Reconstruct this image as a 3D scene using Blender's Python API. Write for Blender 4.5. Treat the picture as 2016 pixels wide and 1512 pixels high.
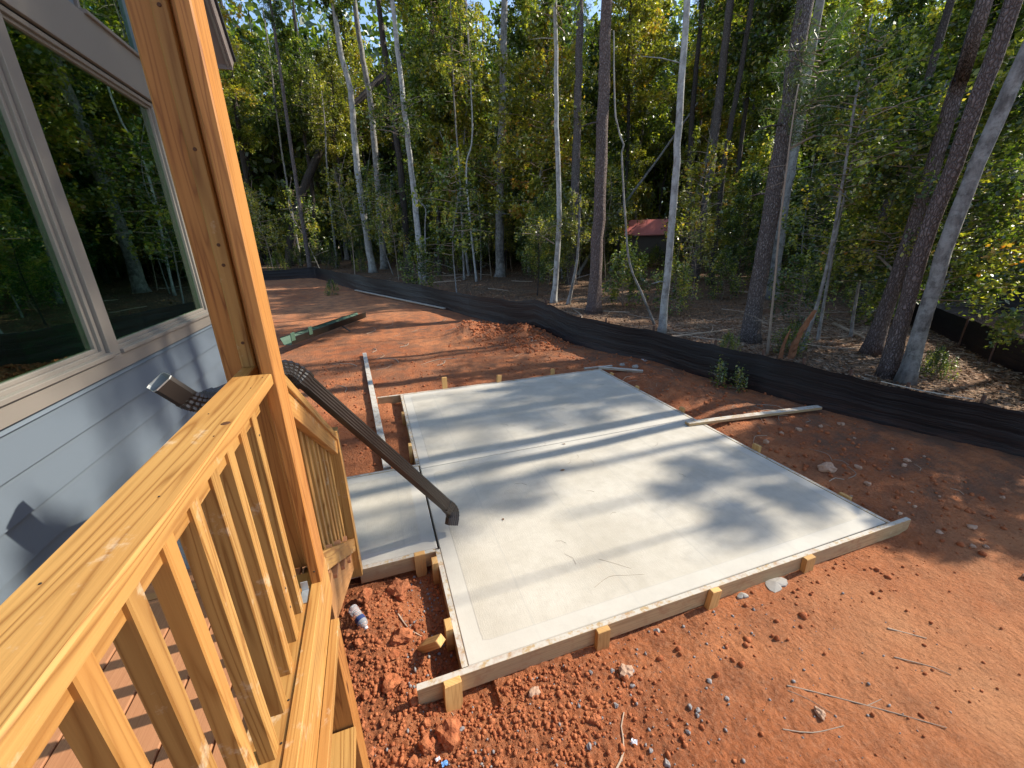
import bpy, math, random
import numpy as np
from mathutils import Vector, Matrix
R = math.radians
random.seed(7); rng = np.random.default_rng(7)
sc = bpy.context.scene
for o in list(bpy.data.objects): bpy.data.objects.remove(o)

# ------------------------------------------------------------------ camera, world, sun, exposure
cam_d = bpy.data.cameras.new('camera'); cam = bpy.data.objects.new('camera', cam_d); sc.collection.objects.link(cam)
cam.matrix_world = Matrix(((0.94539843, 0.12294761, -0.3018372, 0.0),
                           (-0.32550374, 0.30956999, -0.89342808, 0.0),
                           (-0.01640512, 0.94289464, 0.33268689, 2.35), (0, 0, 0, 1)))
cam_d.sensor_width = 36.0; cam_d.lens = 36.0 * 785.0 / 2016.0
cam_d.clip_start = 0.02; cam_d.clip_end = 900.0
sc.camera = cam
SUN_EL, SUN_AZ = R(39), R(0)                       # sun stands over +X
sd = Vector((math.cos(SUN_EL) * math.cos(SUN_AZ), math.cos(SUN_EL) * math.sin(SUN_AZ), math.sin(SUN_EL)))
world = bpy.data.worlds.new('World'); sc.world = world; world.use_nodes = True
wn = world.node_tree; wn.nodes.clear()
sky = wn.nodes.new('ShaderNodeTexSky'); sky.sky_type = 'NISHITA'; sky.sun_disc = False
sky.sun_elevation = SUN_EL; sky.sun_rotation = R(90) - SUN_AZ
sky.air_density = 1.0; sky.dust_density = 0.6; sky.ozone_density = 1.2
bg = wn.nodes.new('ShaderNodeBackground'); bg.inputs[1].default_value = 0.15
wo = wn.nodes.new('ShaderNodeOutputWorld')
wn.links.new(sky.outputs[0], bg.inputs[0]); wn.links.new(bg.outputs[0], wo.inputs[0])
sun_d = bpy.data.lights.new('sun', 'SUN'); sun_d.energy = 4.0; sun_d.angle = R(0.6); sun_d.color = (1.0, 0.93, 0.80)
sun = bpy.data.objects.new('sun', sun_d); sc.collection.objects.link(sun)
sun.rotation_euler = sd.to_track_quat('Z', 'Y').to_euler()
sc.view_settings.view_transform = 'Standard'; sc.view_settings.look = 'None'
sc.view_settings.gamma = 1.0; sc.view_settings.use_curve_mapping = False
sc.view_settings.exposure = 0.95
sc.render.engine = 'CYCLES'
sc.cycles.max_bounces = 8; sc.cycles.diffuse_bounces = 4; sc.cycles.transparent_max_bounces = 12

# ------------------------------------------------------------------ numpy noise
def hsh(ix, iy, s=0):
    h = (ix.astype(np.int64) * 374761393 + iy.astype(np.int64) * 668265263 + s * 974634777) & 0x7fffffff
    h = ((h ^ (h >> 13)) * 1274126177) & 0x7fffffff
    return ((h ^ (h >> 16)) & 0xffff) / 65535.0
def vnoise(x, y, s=0):
    ix = np.floor(x); iy = np.floor(y); fx = x - ix; fy = y - iy
    fx = fx * fx * (3 - 2 * fx); fy = fy * fy * (3 - 2 * fy)
    a = hsh(ix, iy, s); b = hsh(ix + 1, iy, s); c = hsh(ix, iy + 1, s); d = hsh(ix + 1, iy + 1, s)
    return (a * (1 - fx) + b * fx) * (1 - fy) + (c * (1 - fx) + d * fx) * fy - 0.5
def fbm(x, y, o=4, s=0, g=0.5):
    t = 0; a = 1
    for i in range(o):
        t = t + a * vnoise(x, y, s + i); x = x * 2.03 + 11.3; y = y * 2.03 - 7.1; a *= g
    return t
def worley(x, y, s=0):
    ix = np.floor(x); iy = np.floor(y); d = np.full(x.shape, 9.0)
    for a in (-1, 0, 1):
        for b in (-1, 0, 1):
            px = ix + a + hsh(ix + a, iy + b, s); py = iy + b + hsh(ix + a, iy + b, s + 5)
            d = np.minimum(d, (x - px) ** 2 + (y - py) ** 2)
    return np.sqrt(d)
def sstep(a, b, x):
    t = np.clip((x - a) / (b - a), 0, 1); return t * t * (3 - 2 * t)

# ------------------------------------------------------------------ materials
def nt(name):
    m = bpy.data.materials.new(name); m.use_nodes = True; t = m.node_tree; t.nodes.clear()
    return m, t
class N:
    """tiny node helper"""
    def __init__(s, name):
        s.m, s.t = nt(name); s.out = s.t.nodes.new('ShaderNodeOutputMaterial')
    def n(s, typ, **k):
        o = s.t.nodes.new('ShaderNode' + typ)
        for a, b in k.items(): setattr(o, a, b)
        return o
    def l(s, a, b): s.t.links.new(a, b)
    def v(s, x, sock):
        if hasattr(x, 'is_output') or hasattr(x, 'links'): s.l(x, sock)
        else: sock.default_value = x
    def math(s, op, a, b=0.0, c=None):
        o = s.n('Math', operation=op); s.v(a, o.inputs[0]); s.v(b, o.inputs[1])
        if c is not None: s.v(c, o.inputs[2])
        return o.outputs[0]
    def noise(s, vec, scale, detail=4, rough=0.5, dist=0.0):
        o = s.n('TexNoise'); s.l(vec, o.inputs['Vector']); o.inputs['Scale'].default_value = scale
        o.inputs['Detail'].default_value = detail; o.inputs['Roughness'].default_value = rough
        o.inputs['Distortion'].default_value = dist; return o.outputs[0]
    def vor(s, vec, scale, feat='F1', out=0):
        o = s.n('TexVoronoi', feature=feat); s.l(vec, o.inputs['Vector']); o.inputs['Scale'].default_value = scale
        return o.outputs[out]
    def ramp(s, fac, stops):
        o = s.n('ValToRGB'); s.v(fac, o.inputs[0]); e = o.color_ramp.elements
        while len(e) < len(stops): e.new(0.5)
        for i, (p, c) in enumerate(stops):
            e[i].position = p; e[i].color = (c, c, c, 1) if isinstance(c, (int, float)) else (*c, 1)
        return o.outputs[0]
    def mix(s, fac, a, b, blend='MIX'):
        o = s.n('MixRGB', blend_type=blend); s.v(fac, o.inputs[0])
        for x, k in ((a, 1), (b, 2)):
            if isinstance(x, tuple): o.inputs[k].default_value = (*x, 1)
            else: s.l(x, o.inputs[k])
        return o.outputs[0]
    def mapp(s, vec, scale=(1, 1, 1), loc=(0, 0, 0), rot=(0, 0, 0)):
        o = s.n('Mapping'); s.l(vec, o.inputs[0]); o.inputs['Scale'].default_value = scale
        o.inputs['Location'].default_value = loc; o.inputs['Rotation'].default_value = rot; return o.outputs[0]
    def obj(s): return s.n('TexCoord').outputs['Object']
    def gen(s): return s.n('NewGeometry').outputs['Position']
    def uv(s): return s.n('TexCoord').outputs['UV']
    def rnd(s): return s.n('ObjectInfo').outputs['Random']
    def bump(s, h, strength=0.3, dist=0.01, prev=None):
        o = s.n('Bump'); s.l(h, o.inputs['Height']); o.inputs['Strength'].default_value = strength
        o.inputs['Distance'].default_value = dist
        if prev is not None: s.l(prev, o.inputs['Normal'])
        return o.outputs[0]
    def bsdf(s, col, rough=0.7, metal=0.0, normal=None, spec=0.5, **k):
        o = s.n('BsdfPrincipled')
        if isinstance(col, tuple): o.inputs['Base Color'].default_value = (*col, 1)
        else: s.l(col, o.inputs['Base Color'])
        s.v(rough, o.inputs['Roughness']); s.v(metal, o.inputs['Metallic'])
        o.inputs['Specular IOR Level'].default_value = spec
        if normal is not None: s.l(normal, o.inputs['Normal'])
        for a, b in k.items(): o.inputs[a.replace('_', ' ')].default_value = b
        return o.outputs[0]
    def end(s, sh): s.l(sh, s.out.inputs[0]); return s.m

def wood(name, light, dark, stain=None, line=0.8, scale=1.0, spots=0.0, cement=False, rough=0.55):
    k = N(name); uv = k.uv(); rnd = k.rnd()
    off = k.n('CombineXYZ'); k.l(k.math('MULTIPLY', rnd, 37.0), off.inputs[0]); k.l(k.math('MULTIPLY', rnd, 91.0), off.inputs[1]); k.l(k.math('MULTIPLY', rnd, 13.0), off.inputs[2])
    ad = k.n('VectorMath', operation='ADD'); k.l(uv, ad.inputs[0]); k.l(off.outputs[0], ad.inputs[1]); p = ad.outputs[0]
    n1 = k.noise(k.mapp(p, (0.7 * scale, 15 * scale, 1)), 1.0, 2.0, 0.45, 0.2)
    ring = k.math('PINGPONG', k.math('MULTIPLY', n1, 11.0), 0.5)
    rl = k.ramp(k.math('MULTIPLY', ring, 2.0), [(0.0, 0.0), (0.5, 0.12), (0.8, 0.55), (1.0, 1.0)])
    fine = k.noise(k.mapp(p, (3, 190 * scale, 1)), 1.0, 3.0, 0.6)
    kn = k.vor(k.mapp(p, (1.6, 5.5, 1)), 1.0, 'F1', 0)
    knot = k.ramp(kn, [(0.0, 1.0), (0.045, 0.9), (0.075, 0.0), (1.0, 0.0)])
    big = k.noise(k.mapp(p, (1.3, 4, 1)), 1.0, 3.0)
    c = k.mix(k.math('MULTIPLY', rl, line), light, dark)
    c = k.mix(k.math('MULTIPLY', k.math('SUBTRACT', fine, 0.35), 0.6), c, dark)
    if stain: c = k.mix(k.ramp(big, [(0.42, 0.0), (0.68, 0.75)]), c, stain)
    c = k.mix(knot, c, tuple(x * 0.35 for x in dark))
    rr = k.ramp(rnd, [(0.0, 0.86), (1.0, 1.12)]); c = k.mix(1.0, c, rr, 'MULTIPLY')
    if spots:
        sp = k.ramp(k.noise(p, 9, 6, 0.7), [(0.60, 0.0), (0.68, 1.0)])
        c = k.mix(k.math('MULTIPLY', sp, spots), c, (0.72, 0.64, 0.5))
    if cement:
        g = k.n('NewGeometry'); sx = k.n('SeparateXYZ'); k.l(g.outputs['Normal'], sx.inputs[0])
        up = k.ramp(sx.outputs[2], [(0.6, 0.0), (0.9, 1.0)])
        sp = k.ramp(k.noise(g.outputs['Position'], 16, 8, 0.75), [(0.40, 0.0), (0.50, 1.0)])
        c = k.mix(k.math('MULTIPLY', k.math('MULTIPLY', sp, up), 0.9), c, (0.50, 0.47, 0.41))
        dirt = k.ramp(k.noise(g.outputs['Position'], 11, 6, 0.7), [(0.5, 0.0), (0.75, 0.7)])
        c = k.mix(dirt, c, (0.30, 0.13, 0.06))
    b = k.bump(k.math('ADD', fine, k.math('MULTIPLY', rl, -0.5)), 0.35, 0.0015)
    return k.end(k.bsdf(c, rough, 0, b, 0.35))

M = {}
M['pine'] = wood('treated_pine', (0.46, 0.252, 0.076), (0.20, 0.078, 0.015), (0.40, 0.178, 0.044), 0.85, 1.0, 0.3)
M['post'] = wood('post_wood', (0.48, 0.205, 0.052), (0.21, 0.062, 0.012), (0.47, 0.225, 0.065), 0.9, 1.3, 0.0)
M['oldpine'] = wood('used_pine', (0.47, 0.33, 0.17), (0.27, 0.165, 0.075), (0.36, 0.26, 0.15), 0.6, 1.0, 0.2, True, 0.8)
M['stake'] = wood('stake_pine', (0.60, 0.36, 0.13), (0.38, 0.19, 0.06), (0.5, 0.26, 0.09), 0.6, 1.0, 0.1, False, 0.75)
M['grey_wood'] = wood('weathered_wood', (0.42, 0.37, 0.30), (0.24, 0.2, 0.155), (0.34, 0.27, 0.2), 0.6, 1.0, 0.2, True, 0.85)
M['tread'] = wood('stair_wood', (0.40, 0.19, 0.07), (0.24, 0.10, 0.035), (0.45, 0.24, 0.1), 0.6, 1.0, 0.1)

k = N('deck_composite'); p = k.uv(); f = k.noise(k.mapp(p, (4, 260, 1)), 1, 4, 0.6); g = k.noise(k.gen(), 3, 3)
c = k.mix(k.ramp(f, [(0.3, 0.0), (0.7, 1.0)]), (0.30, 0.125, 0.055), (0.42, 0.19, 0.09)); c = k.mix(k.math('MULTIPLY', g, 0.4), c, (0.42, 0.22, 0.12))
M['deck'] = k.end(k.bsdf(c, 0.6, 0, k.bump(f, 0.4, 0.001), 0.3))

k = N('siding_paint'); p = k.obj(); f = k.noise(k.mapp(p, (40, 2.5, 60)), 1, 4, 0.6)
g = k.noise(k.gen(), 1.7, 3)
c = k.mix(k.math('MULTIPLY', g, 0.3), (0.118, 0.145, 0.175), (0.148, 0.175, 0.208))
M['siding'] = k.end(k.bsdf(c, 0.55, 0, k.bump(f, 0.12, 0.001), 0.4))
k = N('trim_paint'); f = k.noise(k.gen(), 60, 3); c = k.mix(k.math('MULTIPLY', f, 0.25), (0.20, 0.175, 0.15), (0.235, 0.205, 0.178))
M['trim'] = k.end(k.bsdf(c, 0.5, 0, k.bump(f, 0.06, 0.0005), 0.35))
k = N('soffit_paint'); M['soffit'] = k.end(k.bsdf((0.17, 0.135, 0.12), 0.6))
k = N('shingle'); f = k.noise(k.gen(), 50, 4); M['shingle'] = k.end(k.bsdf(k.mix(f, (0.01, 0.01, 0.012), (0.04, 0.04, 0.045)), 0.95))
k = N('window_glass')
fr = k.n('Fresnel'); fr.inputs[0].default_value = 1.6
wob = k.bump(k.noise(k.mapp(k.gen(), (1, 1, 1)), 2.2, 1.0, 0.3), 0.12, 0.004); k.l(wob, fr.inputs[1])
gl = k.n('BsdfGlossy'); gl.inputs['Roughness'].default_value = 0.0; gl.inputs[0].default_value = (0.72, 0.90, 0.74, 1); k.l(wob, gl.inputs['Normal'])
tr = k.n('BsdfTransparent'); tr.inputs[0].default_value = (0.46, 0.76, 0.54, 1)
mx = k.n('MixShader'); k.l(k.math('MINIMUM', k.math('MULTIPLY_ADD', fr.outputs[0], 1.6, 0.14), 0.9), mx.inputs[0]); k.l(tr.outputs[0], mx.inputs[1]); k.l(gl.outputs[0], mx.inputs[2])
M['glass'] = k.end(mx.outputs[0])
def flat(name, col, rough=0.7, metal=0.0, var=0.15, sc_=30, bump=0.0, spec=0.4):
    k = N(name); f = k.noise(k.obj(), sc_, 4, 0.6)
    c = k.mix(f, tuple(x * (1 - var) for x in col), tuple(min(1, x * (1 + var)) for x in col))
    return k.end(k.bsdf(c, rough, metal, k.bump(f, bump, 0.003) if bump else None, spec))
M['drywall'] = flat('interior_wall', (0.6, 0.62, 0.55))
M['inner_floor'] = flat('subfloor', (0.16, 0.14, 0.11))
M['green_board'] = flat('green_panel', (0.07, 0.34, 0.13))
M['stud'] = flat('interior_stud', (0.42, 0.34, 0.18))
M['brown_metal'] = flat('brown_aluminium', (0.034, 0.025, 0.020), 0.33, 0.0, 0.12, 12, 0.0, 0.6)
M['pipe_inside'] = flat('pipe_inside', (0.30, 0.32, 0.33), 0.4, 0.0)
M['cut_metal'] = flat('bare_aluminium', (0.75, 0.75, 0.74), 0.3, 0.8)
M['gutter_black'] = flat('gutter_outside', (0.010, 0.012, 0.011), 0.35)
M['gutter_green'] = flat('gutter_inside', (0.06, 0.115, 0.08), 0.5)
M['galv'] = flat('galvanised_steel', (0.55, 0.57, 0.58), 0.4, 0.7, 0.2, 60)
M['nail'] = flat('nail_head', (0.04, 0.035, 0.03), 0.5, 0.5)
M['knot'] = flat('dark_knot', (0.09, 0.035, 0.012), 0.6)

k = N('concrete'); p = k.gen(); uv = k.uv()
n1 = k.noise(p, 1.6, 5, 0.6); n2 = k.noise(k.mapp(p, (130, 14, 1)), 1, 3, 0.6); n3 = k.noise(p, 9, 6, 0.65)
c = k.mix(k.ramp(n1, [(0.35, 0.0), (0.65, 1.0)]), (0.445, 0.40, 0.325), (0.535, 0.49, 0.41)); c = k.mix(k.ramp(n3, [(0.45, 0.0), (0.8, 0.6)]), c, (0.385, 0.345, 0.28))
sepu = k.n('SeparateXYZ'); k.l(uv, sepu.inputs[0])          # u = metres to the nearest slab edge
edge = k.ramp(sepu.outputs[0], [(0.0, 1.0), (0.118, 1.0), (0.124, 0.0), (1.0, 0.0)])
linem = k.ramp(sepu.outputs[0], [(0.0, 0.0), (0.114, 0.0), (0.119, 1.0), (0.125, 0.0)])
pano = k.math('PINGPONG', k.math('MULTIPLY_ADD', sepu.outputs[1], 1.0, k.math('MULTIPLY', n3, 0.02)), 0.37)
strk = k.ramp(pano, [(0.0, 1.0), (0.012, 0.0), (1.0, 0.0)])
c = k.mix(k.math('MULTIPLY', linem, 0.7), c, (0.36, 0.32, 0.27))
c = k.mix(k.math('MULTIPLY', strk, 0.30), c, (0.36, 0.34, 0.3))
c = k.mix(k.math('MULTIPLY', edge, 0.4), c, (0.53, 0.505, 0.455))
speck = k.ramp(k.vor(p, 26), [(0.0, 1.0), (0.035, 1.0), (0.05, 0.0)])
c = k.mix(k.math('MULTIPLY', k.math('MULTIPLY', speck, 0.5), k.ramp(n3, [(0.5, 0.0), (0.6, 1.0)])), c, (0.20, 0.13, 0.09))
hb = k.math('MULTIPLY', k.math('ADD', n2, k.noise(p, 120, 3)), k.math('SUBTRACT', 1.0, k.math('MULTIPLY', edge, 0.75)))
arc = k.noise(k.mapp(p, (2.2, 2.2, 1)), 1.4, 2, .5, 2.5); arcs = k.ramp(k.math('PINGPONG', k.math('MULTIPLY', arc, 9.0), 0.5), [(0.0, 1.0), (0.06, 0.0), (1.0, 0.0)])
c = k.mix(k.math('MULTIPLY', arcs, 0.10), c, (0.36, 0.33, 0.28))
mudst = k.ramp(k.noise(p, 2.3, 9, 0.8), [(0.60, 0.0), (0.72, 0.35)]); c = k.mix(mudst, c, (0.40, 0.27, 0.19))
M['concrete'] = k.end(k.bsdf(c, 0.8, 0, k.bump(hb, 0.5, 0.003), 0.3))

k = N('red_clay'); p = k.gen()
n1 = k.noise(p, 0.55, 5, 0.6); n2 = k.noise(p, 5, 6, 0.65); n3 = k.noise(p, 42, 5, 0.65); vo = k.vor(p, 34)
c = k.mix(k.ramp(n1, [(0.35, 0.0), (0.65, 1.0)]), (0.36, 0.108, 0.042), (0.54, 0.205, 0.085))
c = k.mix(k.ramp(n2, [(0.42, 0.0), (0.70, 0.8)]), c, (0.23, 0.08, 0.038))
c = k.mix(k.ramp(n3, [(0.48, 0.0), (0.80, 0.7)]), c, (0.48, 0.245, 0.14))
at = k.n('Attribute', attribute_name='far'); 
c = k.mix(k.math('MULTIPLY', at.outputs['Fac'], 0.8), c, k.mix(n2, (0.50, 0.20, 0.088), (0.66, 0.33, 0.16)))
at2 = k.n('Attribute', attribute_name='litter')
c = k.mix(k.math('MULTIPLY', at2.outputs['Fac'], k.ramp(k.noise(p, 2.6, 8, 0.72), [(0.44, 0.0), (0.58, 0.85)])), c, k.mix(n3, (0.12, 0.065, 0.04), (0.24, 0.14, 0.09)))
crk = k.vor(k.mapp(p, (1, 1, 1)), 7, 'DISTANCE_TO_EDGE'); n4 = k.noise(k.mapp(p, (1.0, 0.45, 1), rot=(0, 0, 0.6)), 60, 6, 0.75)
c = k.mix(k.math('MULTIPLY', k.ramp(n4, [(0.30, 1.0), (0.46, 0.0)]), 0.5), c, (0.13, 0.042, 0.022))
b = k.bump(k.math('ADD', k.math('ADD', n3, n4), k.math('MULTIPLY', vo, -0.5)), 1.0, 0.024); b = k.bump(k.noise(p, 170, 3, 0.7), 0.8, 0.005, b)
M['clay'] = k.end(k.bsdf(c, 0.95, 0, b, 0.15))
k = N('clay_lump'); p = k.gen(); n2 = k.noise(p, 14, 6, 0.7); n3 = k.noise(p, 60, 5, 0.65)
c = k.mix(k.ramp(n2, [(0.35, 0.0), (0.7, 1.0)]), (0.29, 0.08, 0.032), (0.50, 0.18, 0.075)); c = k.mix(k.math('MULTIPLY', k.rnd(), 0.4), c, (0.40, 0.155, 0.075))
M['lump'] = k.end(k.bsdf(c, 0.95, 0, k.bump(k.math('ADD', n3, n2), 0.9, 0.012), 0.15))
k = N('forest_floor'); p = k.gen(); n1 = k.noise(p, 0.7, 5, 0.65); n2 = k.noise(k.mapp(p, (1, 1, 1)), 17, 7, 0.75); vo = k.vor(p, 22, 'F1', 1)
sepc = k.n('SeparateColor'); k.l(vo, sepc.inputs[0])
c = k.mix(k.ramp(n2, [(0.33, 0.0), (0.68, 1.0)]), (0.055, 0.038, 0.026), (0.23, 0.155, 0.105))
c = k.mix(k.ramp(sepc.outputs[0], [(0.70, 0.0), (0.9, 0.55)]), c, (0.30, 0.17, 0.085))
c = k.mix(k.ramp(n1, [(0.45, 0.0), (0.62, 0.5)]), c, (0.20, 0.085, 0.04))
M['floor_litter'] = k.end(k.bsdf(c, 0.95, 0, k.bump(n2, 1.0, 0.03), 0.2))

def bark(name, light, dark, plate=1.0, lichen=None, smooth=False):
    k = N(name); p = k.obj(); off = k.n('VectorMath', operation='ADD'); k.l(p, off.inputs[0]); cb = k.n('CombineXYZ')
    k.l(k.math('MULTIPLY', k.rnd(), 50), cb.inputs[0]); k.l(k.math('MULTIPLY', k.rnd(), 31), cb.inputs[2]); k.l(cb.outputs[0], off.inputs[1]); p = off.outputs[0]
    if smooth:
        n1 = k.noise(k.mapp(p, (1, 1, 0.45)), 9, 5, 0.65); n2 = k.noise(k.mapp(p, (1, 1, 4)), 6, 5, 0.7)
        c = k.mix(k.ramp(n1, [(0.35, 0.0), (0.65, 1.0)]), dark, light)
        c = k.mix(k.ramp(n2, [(0.55, 0.0), (0.75, 0.7)]), c, tuple(x * 0.45 for x in dark))
        b = k.bump(n2, 0.5, 0.01); h = n2
    else:
        wr = k.n('VectorMath', operation='ADD'); k.l(k.mapp(p, (1, 1, 0.38)), wr.inputs[0]); nz_ = k.n('TexNoise'); k.l(p, nz_.inputs['Vector']); nz_.inputs['Scale'].default_value = 14; sv = k.n('VectorMath', operation='SCALE'); k.l(nz_.outputs['Color'], sv.inputs[0]); sv.inputs['Scale'].default_value = 0.05; k.l(sv.outputs[0], wr.inputs[1]); q = wr.outputs[0]; dd = k.vor(q, 30 * plate, 'DISTANCE_TO_EDGE'); n1 = k.noise(q, 40, 6, 0.75)
        n2 = k.noise(k.mapp(p, (1, 1, 0.2)), 26, 5, 0.65)
        pl = k.ramp(dd, [(0.0, 0.0), (0.08, 0.35), (0.35, 1.0)])
        c = k.mix(k.math('MULTIPLY', pl, k.math('ADD', n1, 0.25)), dark, light); c = k.mix(k.ramp(n2, [(0.5, 0.0), (0.75, 0.6)]), c, dark)
        b = k.bump(k.math('ADD', pl, n1), 1.0, 0.03)
    if lichen:
        ln = k.ramp(k.noise(p, 5, 7, 0.75), [(0.46, 0.0), (0.6, 0.8)]); c = k.mix(ln, c, lichen)
    return k.end(k.bsdf(c, 0.92, 0, b, 0.2))
M['bark_pine'] = bark('pine_bark', (0.36, 0.31, 0.285), (0.085, 0.065, 0.06))
M['bark_red'] = bark('red_pine_bark', (0.37, 0.29, 0.265), (0.11, 0.078, 0.068), 0.9)
M['bark_dark'] = bark('dark_bark', (0.19, 0.16, 0.145), (0.05, 0.04, 0.036))
M['bark_grey'] = bark('grey_bark', (0.29, 0.27, 0.25), (0.11, 0.10, 0.092), 1.0, (0.34, 0.33, 0.31), True)
M['bark_pale'] = bark('pale_bark', (0.42, 0.405, 0.38), (0.20, 0.19, 0.175), 1.0, (0.46, 0.455, 0.43), True)
M['twig'] = flat('twig', (0.30, 0.23, 0.17), 0.85, 0, 0.4, 8)
M['stick'] = flat('bleached_stick', (0.42, 0.31, 0.22), 0.85, 0, 0.35, 12)
M['snag'] = flat('rotten_wood', (0.27, 0.11, 0.05), 0.9, 0, 0.6, 14, 0.5)
def leafmat(name, c0, c1, c2, c3, tl=0.42):
    k = N(name); a = k.n('Attribute', attribute_name='tint').outputs['Fac']
    t = k.math('ADD', k.math('MULTIPLY', a, 0.78), k.math('MULTIPLY', k.rnd(), 0.22))
    c = k.ramp(t, [(0.0, c0), (0.44, c1), (0.76, c2), (1.0, c3)])
    d = k.n('BsdfDiffuse'); k.l(c, d.inputs[0]); tr = k.n('BsdfTranslucent'); k.l(k.mix(1.0, c, (1.9, 2.1, 0.9), 'MULTIPLY'), tr.inputs[0])
    m1 = k.n('MixShader'); m1.inputs[0].default_value = tl; k.l(d.outputs[0], m1.inputs[1]); k.l(tr.outputs[0], m1.inputs[2])
    g = k.n('BsdfGlossy'); g.inputs['Roughness'].default_value = 0.42; g.inputs[0].default_value = (1, 1, 1, 1)
    m2 = k.n('MixShader'); m2.inputs[0].default_value = 0.07; k.l(m1.outputs[0], m2.inputs[1]); k.l(g.outputs[0], m2.inputs[2])
    return k.end(m2.outputs[0])
M['leaf'] = leafmat('broad_leaf', (0.018, 0.036, 0.008), (0.080, 0.122, 0.018), (0.33, 0.34, 0.05), (0.52, 0.36, 0.05))  # random leaf tones, range widened to paint in sunlit highlights and dark shade
M['leaf_yellow'] = leafmat('turning_leaf', (0.045, 0.062, 0.011), (0.17, 0.18, 0.025), (0.42, 0.36, 0.05), (0.42, 0.14, 0.028))
M['needle'] = leafmat('pine_needle', (0.035, 0.07, 0.015), (0.06, 0.105, 0.02), (0.09, 0.13, 0.03), (0.14, 0.13, 0.04), 0.25)
M['dead_leaf'] = flat('dead_leaf', (0.27, 0.15, 0.08), 0.85, 0, 0.6, 3)
k = N('fence_fabric'); p = k.gen(); n1 = k.noise(k.mapp(p, (1, 1, 6)), 4, 5, 0.6); uv = k.uv(); sx = k.n('SeparateXYZ'); k.l(uv, sx.inputs[0])
mud = k.math('MULTIPLY', k.ramp(sx.outputs[1], [(0.0, 0.6), (0.25, 0.22), (0.6, 0.0)]), k.ramp(n1, [(0.35, 0.0), (0.65, 1.0)]))
c = k.mix(mud, (0.010, 0.009, 0.011), (0.09, 0.035, 0.022))
wv = k.noise(k.mapp(uv, (500, 90, 1)), 1, 2)
fo = k.noise(k.mapp(uv, (0.8, 14, 1)), 1.0, 4, 0.6, 0.6)
M['fabric'] = k.end(k.bsdf(c, 0.5, 0, k.bump(wv, 0.3, 0.002, k.bump(fo, 0.6, 0.03)), 0.3))
M['post_steel'] = flat('rusty_post', (0.10, 0.055, 0.04), 0.8)
M['rope'] = flat('pale_cord', (0.5, 0.46, 0.38), 0.8)
M['grey_stone'] = flat('grey_stone', (0.24, 0.22, 0.215), 0.8, 0, 0.3, 20, 0.4)
M['tan_stone'] = flat('tan_stone', (0.40, 0.25, 0.165), 0.85, 0, 0.3, 20, 0.4)
M['cement_blob'] = flat('cement_spill', (0.30, 0.275, 0.245), 0.9, 0, 0.2, 40, 0.8)
M['red_metal'] = flat('red_roof', (0.80, 0.23, 0.19), 0.5)
M['shed_wall'] = flat('shed_boards', (0.16, 0.12, 0.09), 0.8)
M['white_plastic'] = flat('white_plastic', (0.72, 0.74, 0.78), 0.35)
M['blue_plastic'] = flat('blue_plastic', (0.12, 0.28, 0.55), 0.35)
k = N('clear_plastic'); pb = k.bsdf((0.93, 0.95, 0.97), 0.06, 0, None, 0.6); k.t.nodes[-1]
for n_ in k.t.nodes:
    if n_.type == 'BSDF_PRINCIPLED': n_.inputs['Transmission Weight'].default_value = 0.75; n_.inputs['IOR'].default_value = 1.2
M['plastic'] = k.end(pb)
M['label'] = flat('bottle_label', (0.03, 0.05, 0.14), 0.4)

# ------------------------------------------------------------------ object helpers
COL = sc.collection
def mk(name, verts, faces, mat, parent=None, uvs=None, smooth=False, mats=None, midx=None):
    me = bpy.data.meshes.new(name)
    me.from_pydata([tuple(v) for v in verts], [], [tuple(f) for f in faces])
    for m_ in (mats or [mat]): me.materials.append(m_)
    if midx is not None: me.polygons.foreach_set('material_index', midx)
    if uvs is not None:
        ul = me.uv_layers.new(name='UVMap'); ul.data.foreach_set('uv', np.asarray(uvs, dtype=np.float32).ravel())
    if smooth: me.polygons.foreach_set('use_smooth', [True] * len(me.polygons))
    me.update(); return link(name, me, parent)
def link(name, me, parent=None):
    o = bpy.data.objects.new(name, me); COL.objects.link(o)
    if parent is not None: o.parent = parent
    return o
def npmesh(name, V, F, mat, attrs=None, smooth=False, uvs=None):
    """fast mesh from numpy quads or tris"""
    V = np.asarray(V, np.float32); F = np.asarray(F, np.int32); n, kf = F.shape
    me = bpy.data.meshes.new(name); me.vertices.add(len(V)); me.vertices.foreach_set('co', V.ravel())
    me.loops.add(n * kf); me.loops.foreach_set('vertex_index', F.ravel()); me.polygons.add(n)
    me.polygons.foreach_set('loop_start', np.arange(n, dtype=np.int32) * kf)
    if smooth: me.polygons.foreach_set('use_smooth', np.ones(n, bool))
    for m_ in (mat if isinstance(mat, list) else [mat]): me.materials.append(m_)
    if uvs is not None: ul = me.uv_layers.new(name='UVMap'); ul.data.foreach_set('uv', np.asarray(uvs, np.float32).ravel())
    me.update(calc_edges=True)
    for a, (dom, val) in (attrs or {}).items():
        at = me.attributes.new(a, 'FLOAT', dom); at.data.foreach_set('value', np.asarray(val, np.float32))
    return me
def empty(name, loc=(0, 0, 0), rz=0.0):
    o = bpy.data.objects.new(name, None); COL.objects.link(o); o.location = loc; o.rotation_euler = (0, 0, rz); o.empty_display_size = 0.1
    return o
def tag(o, label=None, cat=None, group=None, kind=None):
    if label: o['label'] = label
    if cat: o['category'] = cat
    if group: o['group'] = group
    if kind: o['kind'] = kind
    return o
def frame(o, org, xd, zd=None):
    """orient o: local X along xd, local Z as near zd as possible"""
    x = Vector(xd).normalized(); z = Vector(zd or (0, 0, 1)); y = z.cross(x).normalized(); z = x.cross(y)
    m = Matrix((x, y, z)).transposed().to_4x4(); m.translation = Vector(org)
    o.matrix_basis = m; return o
_bm = {}
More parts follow.
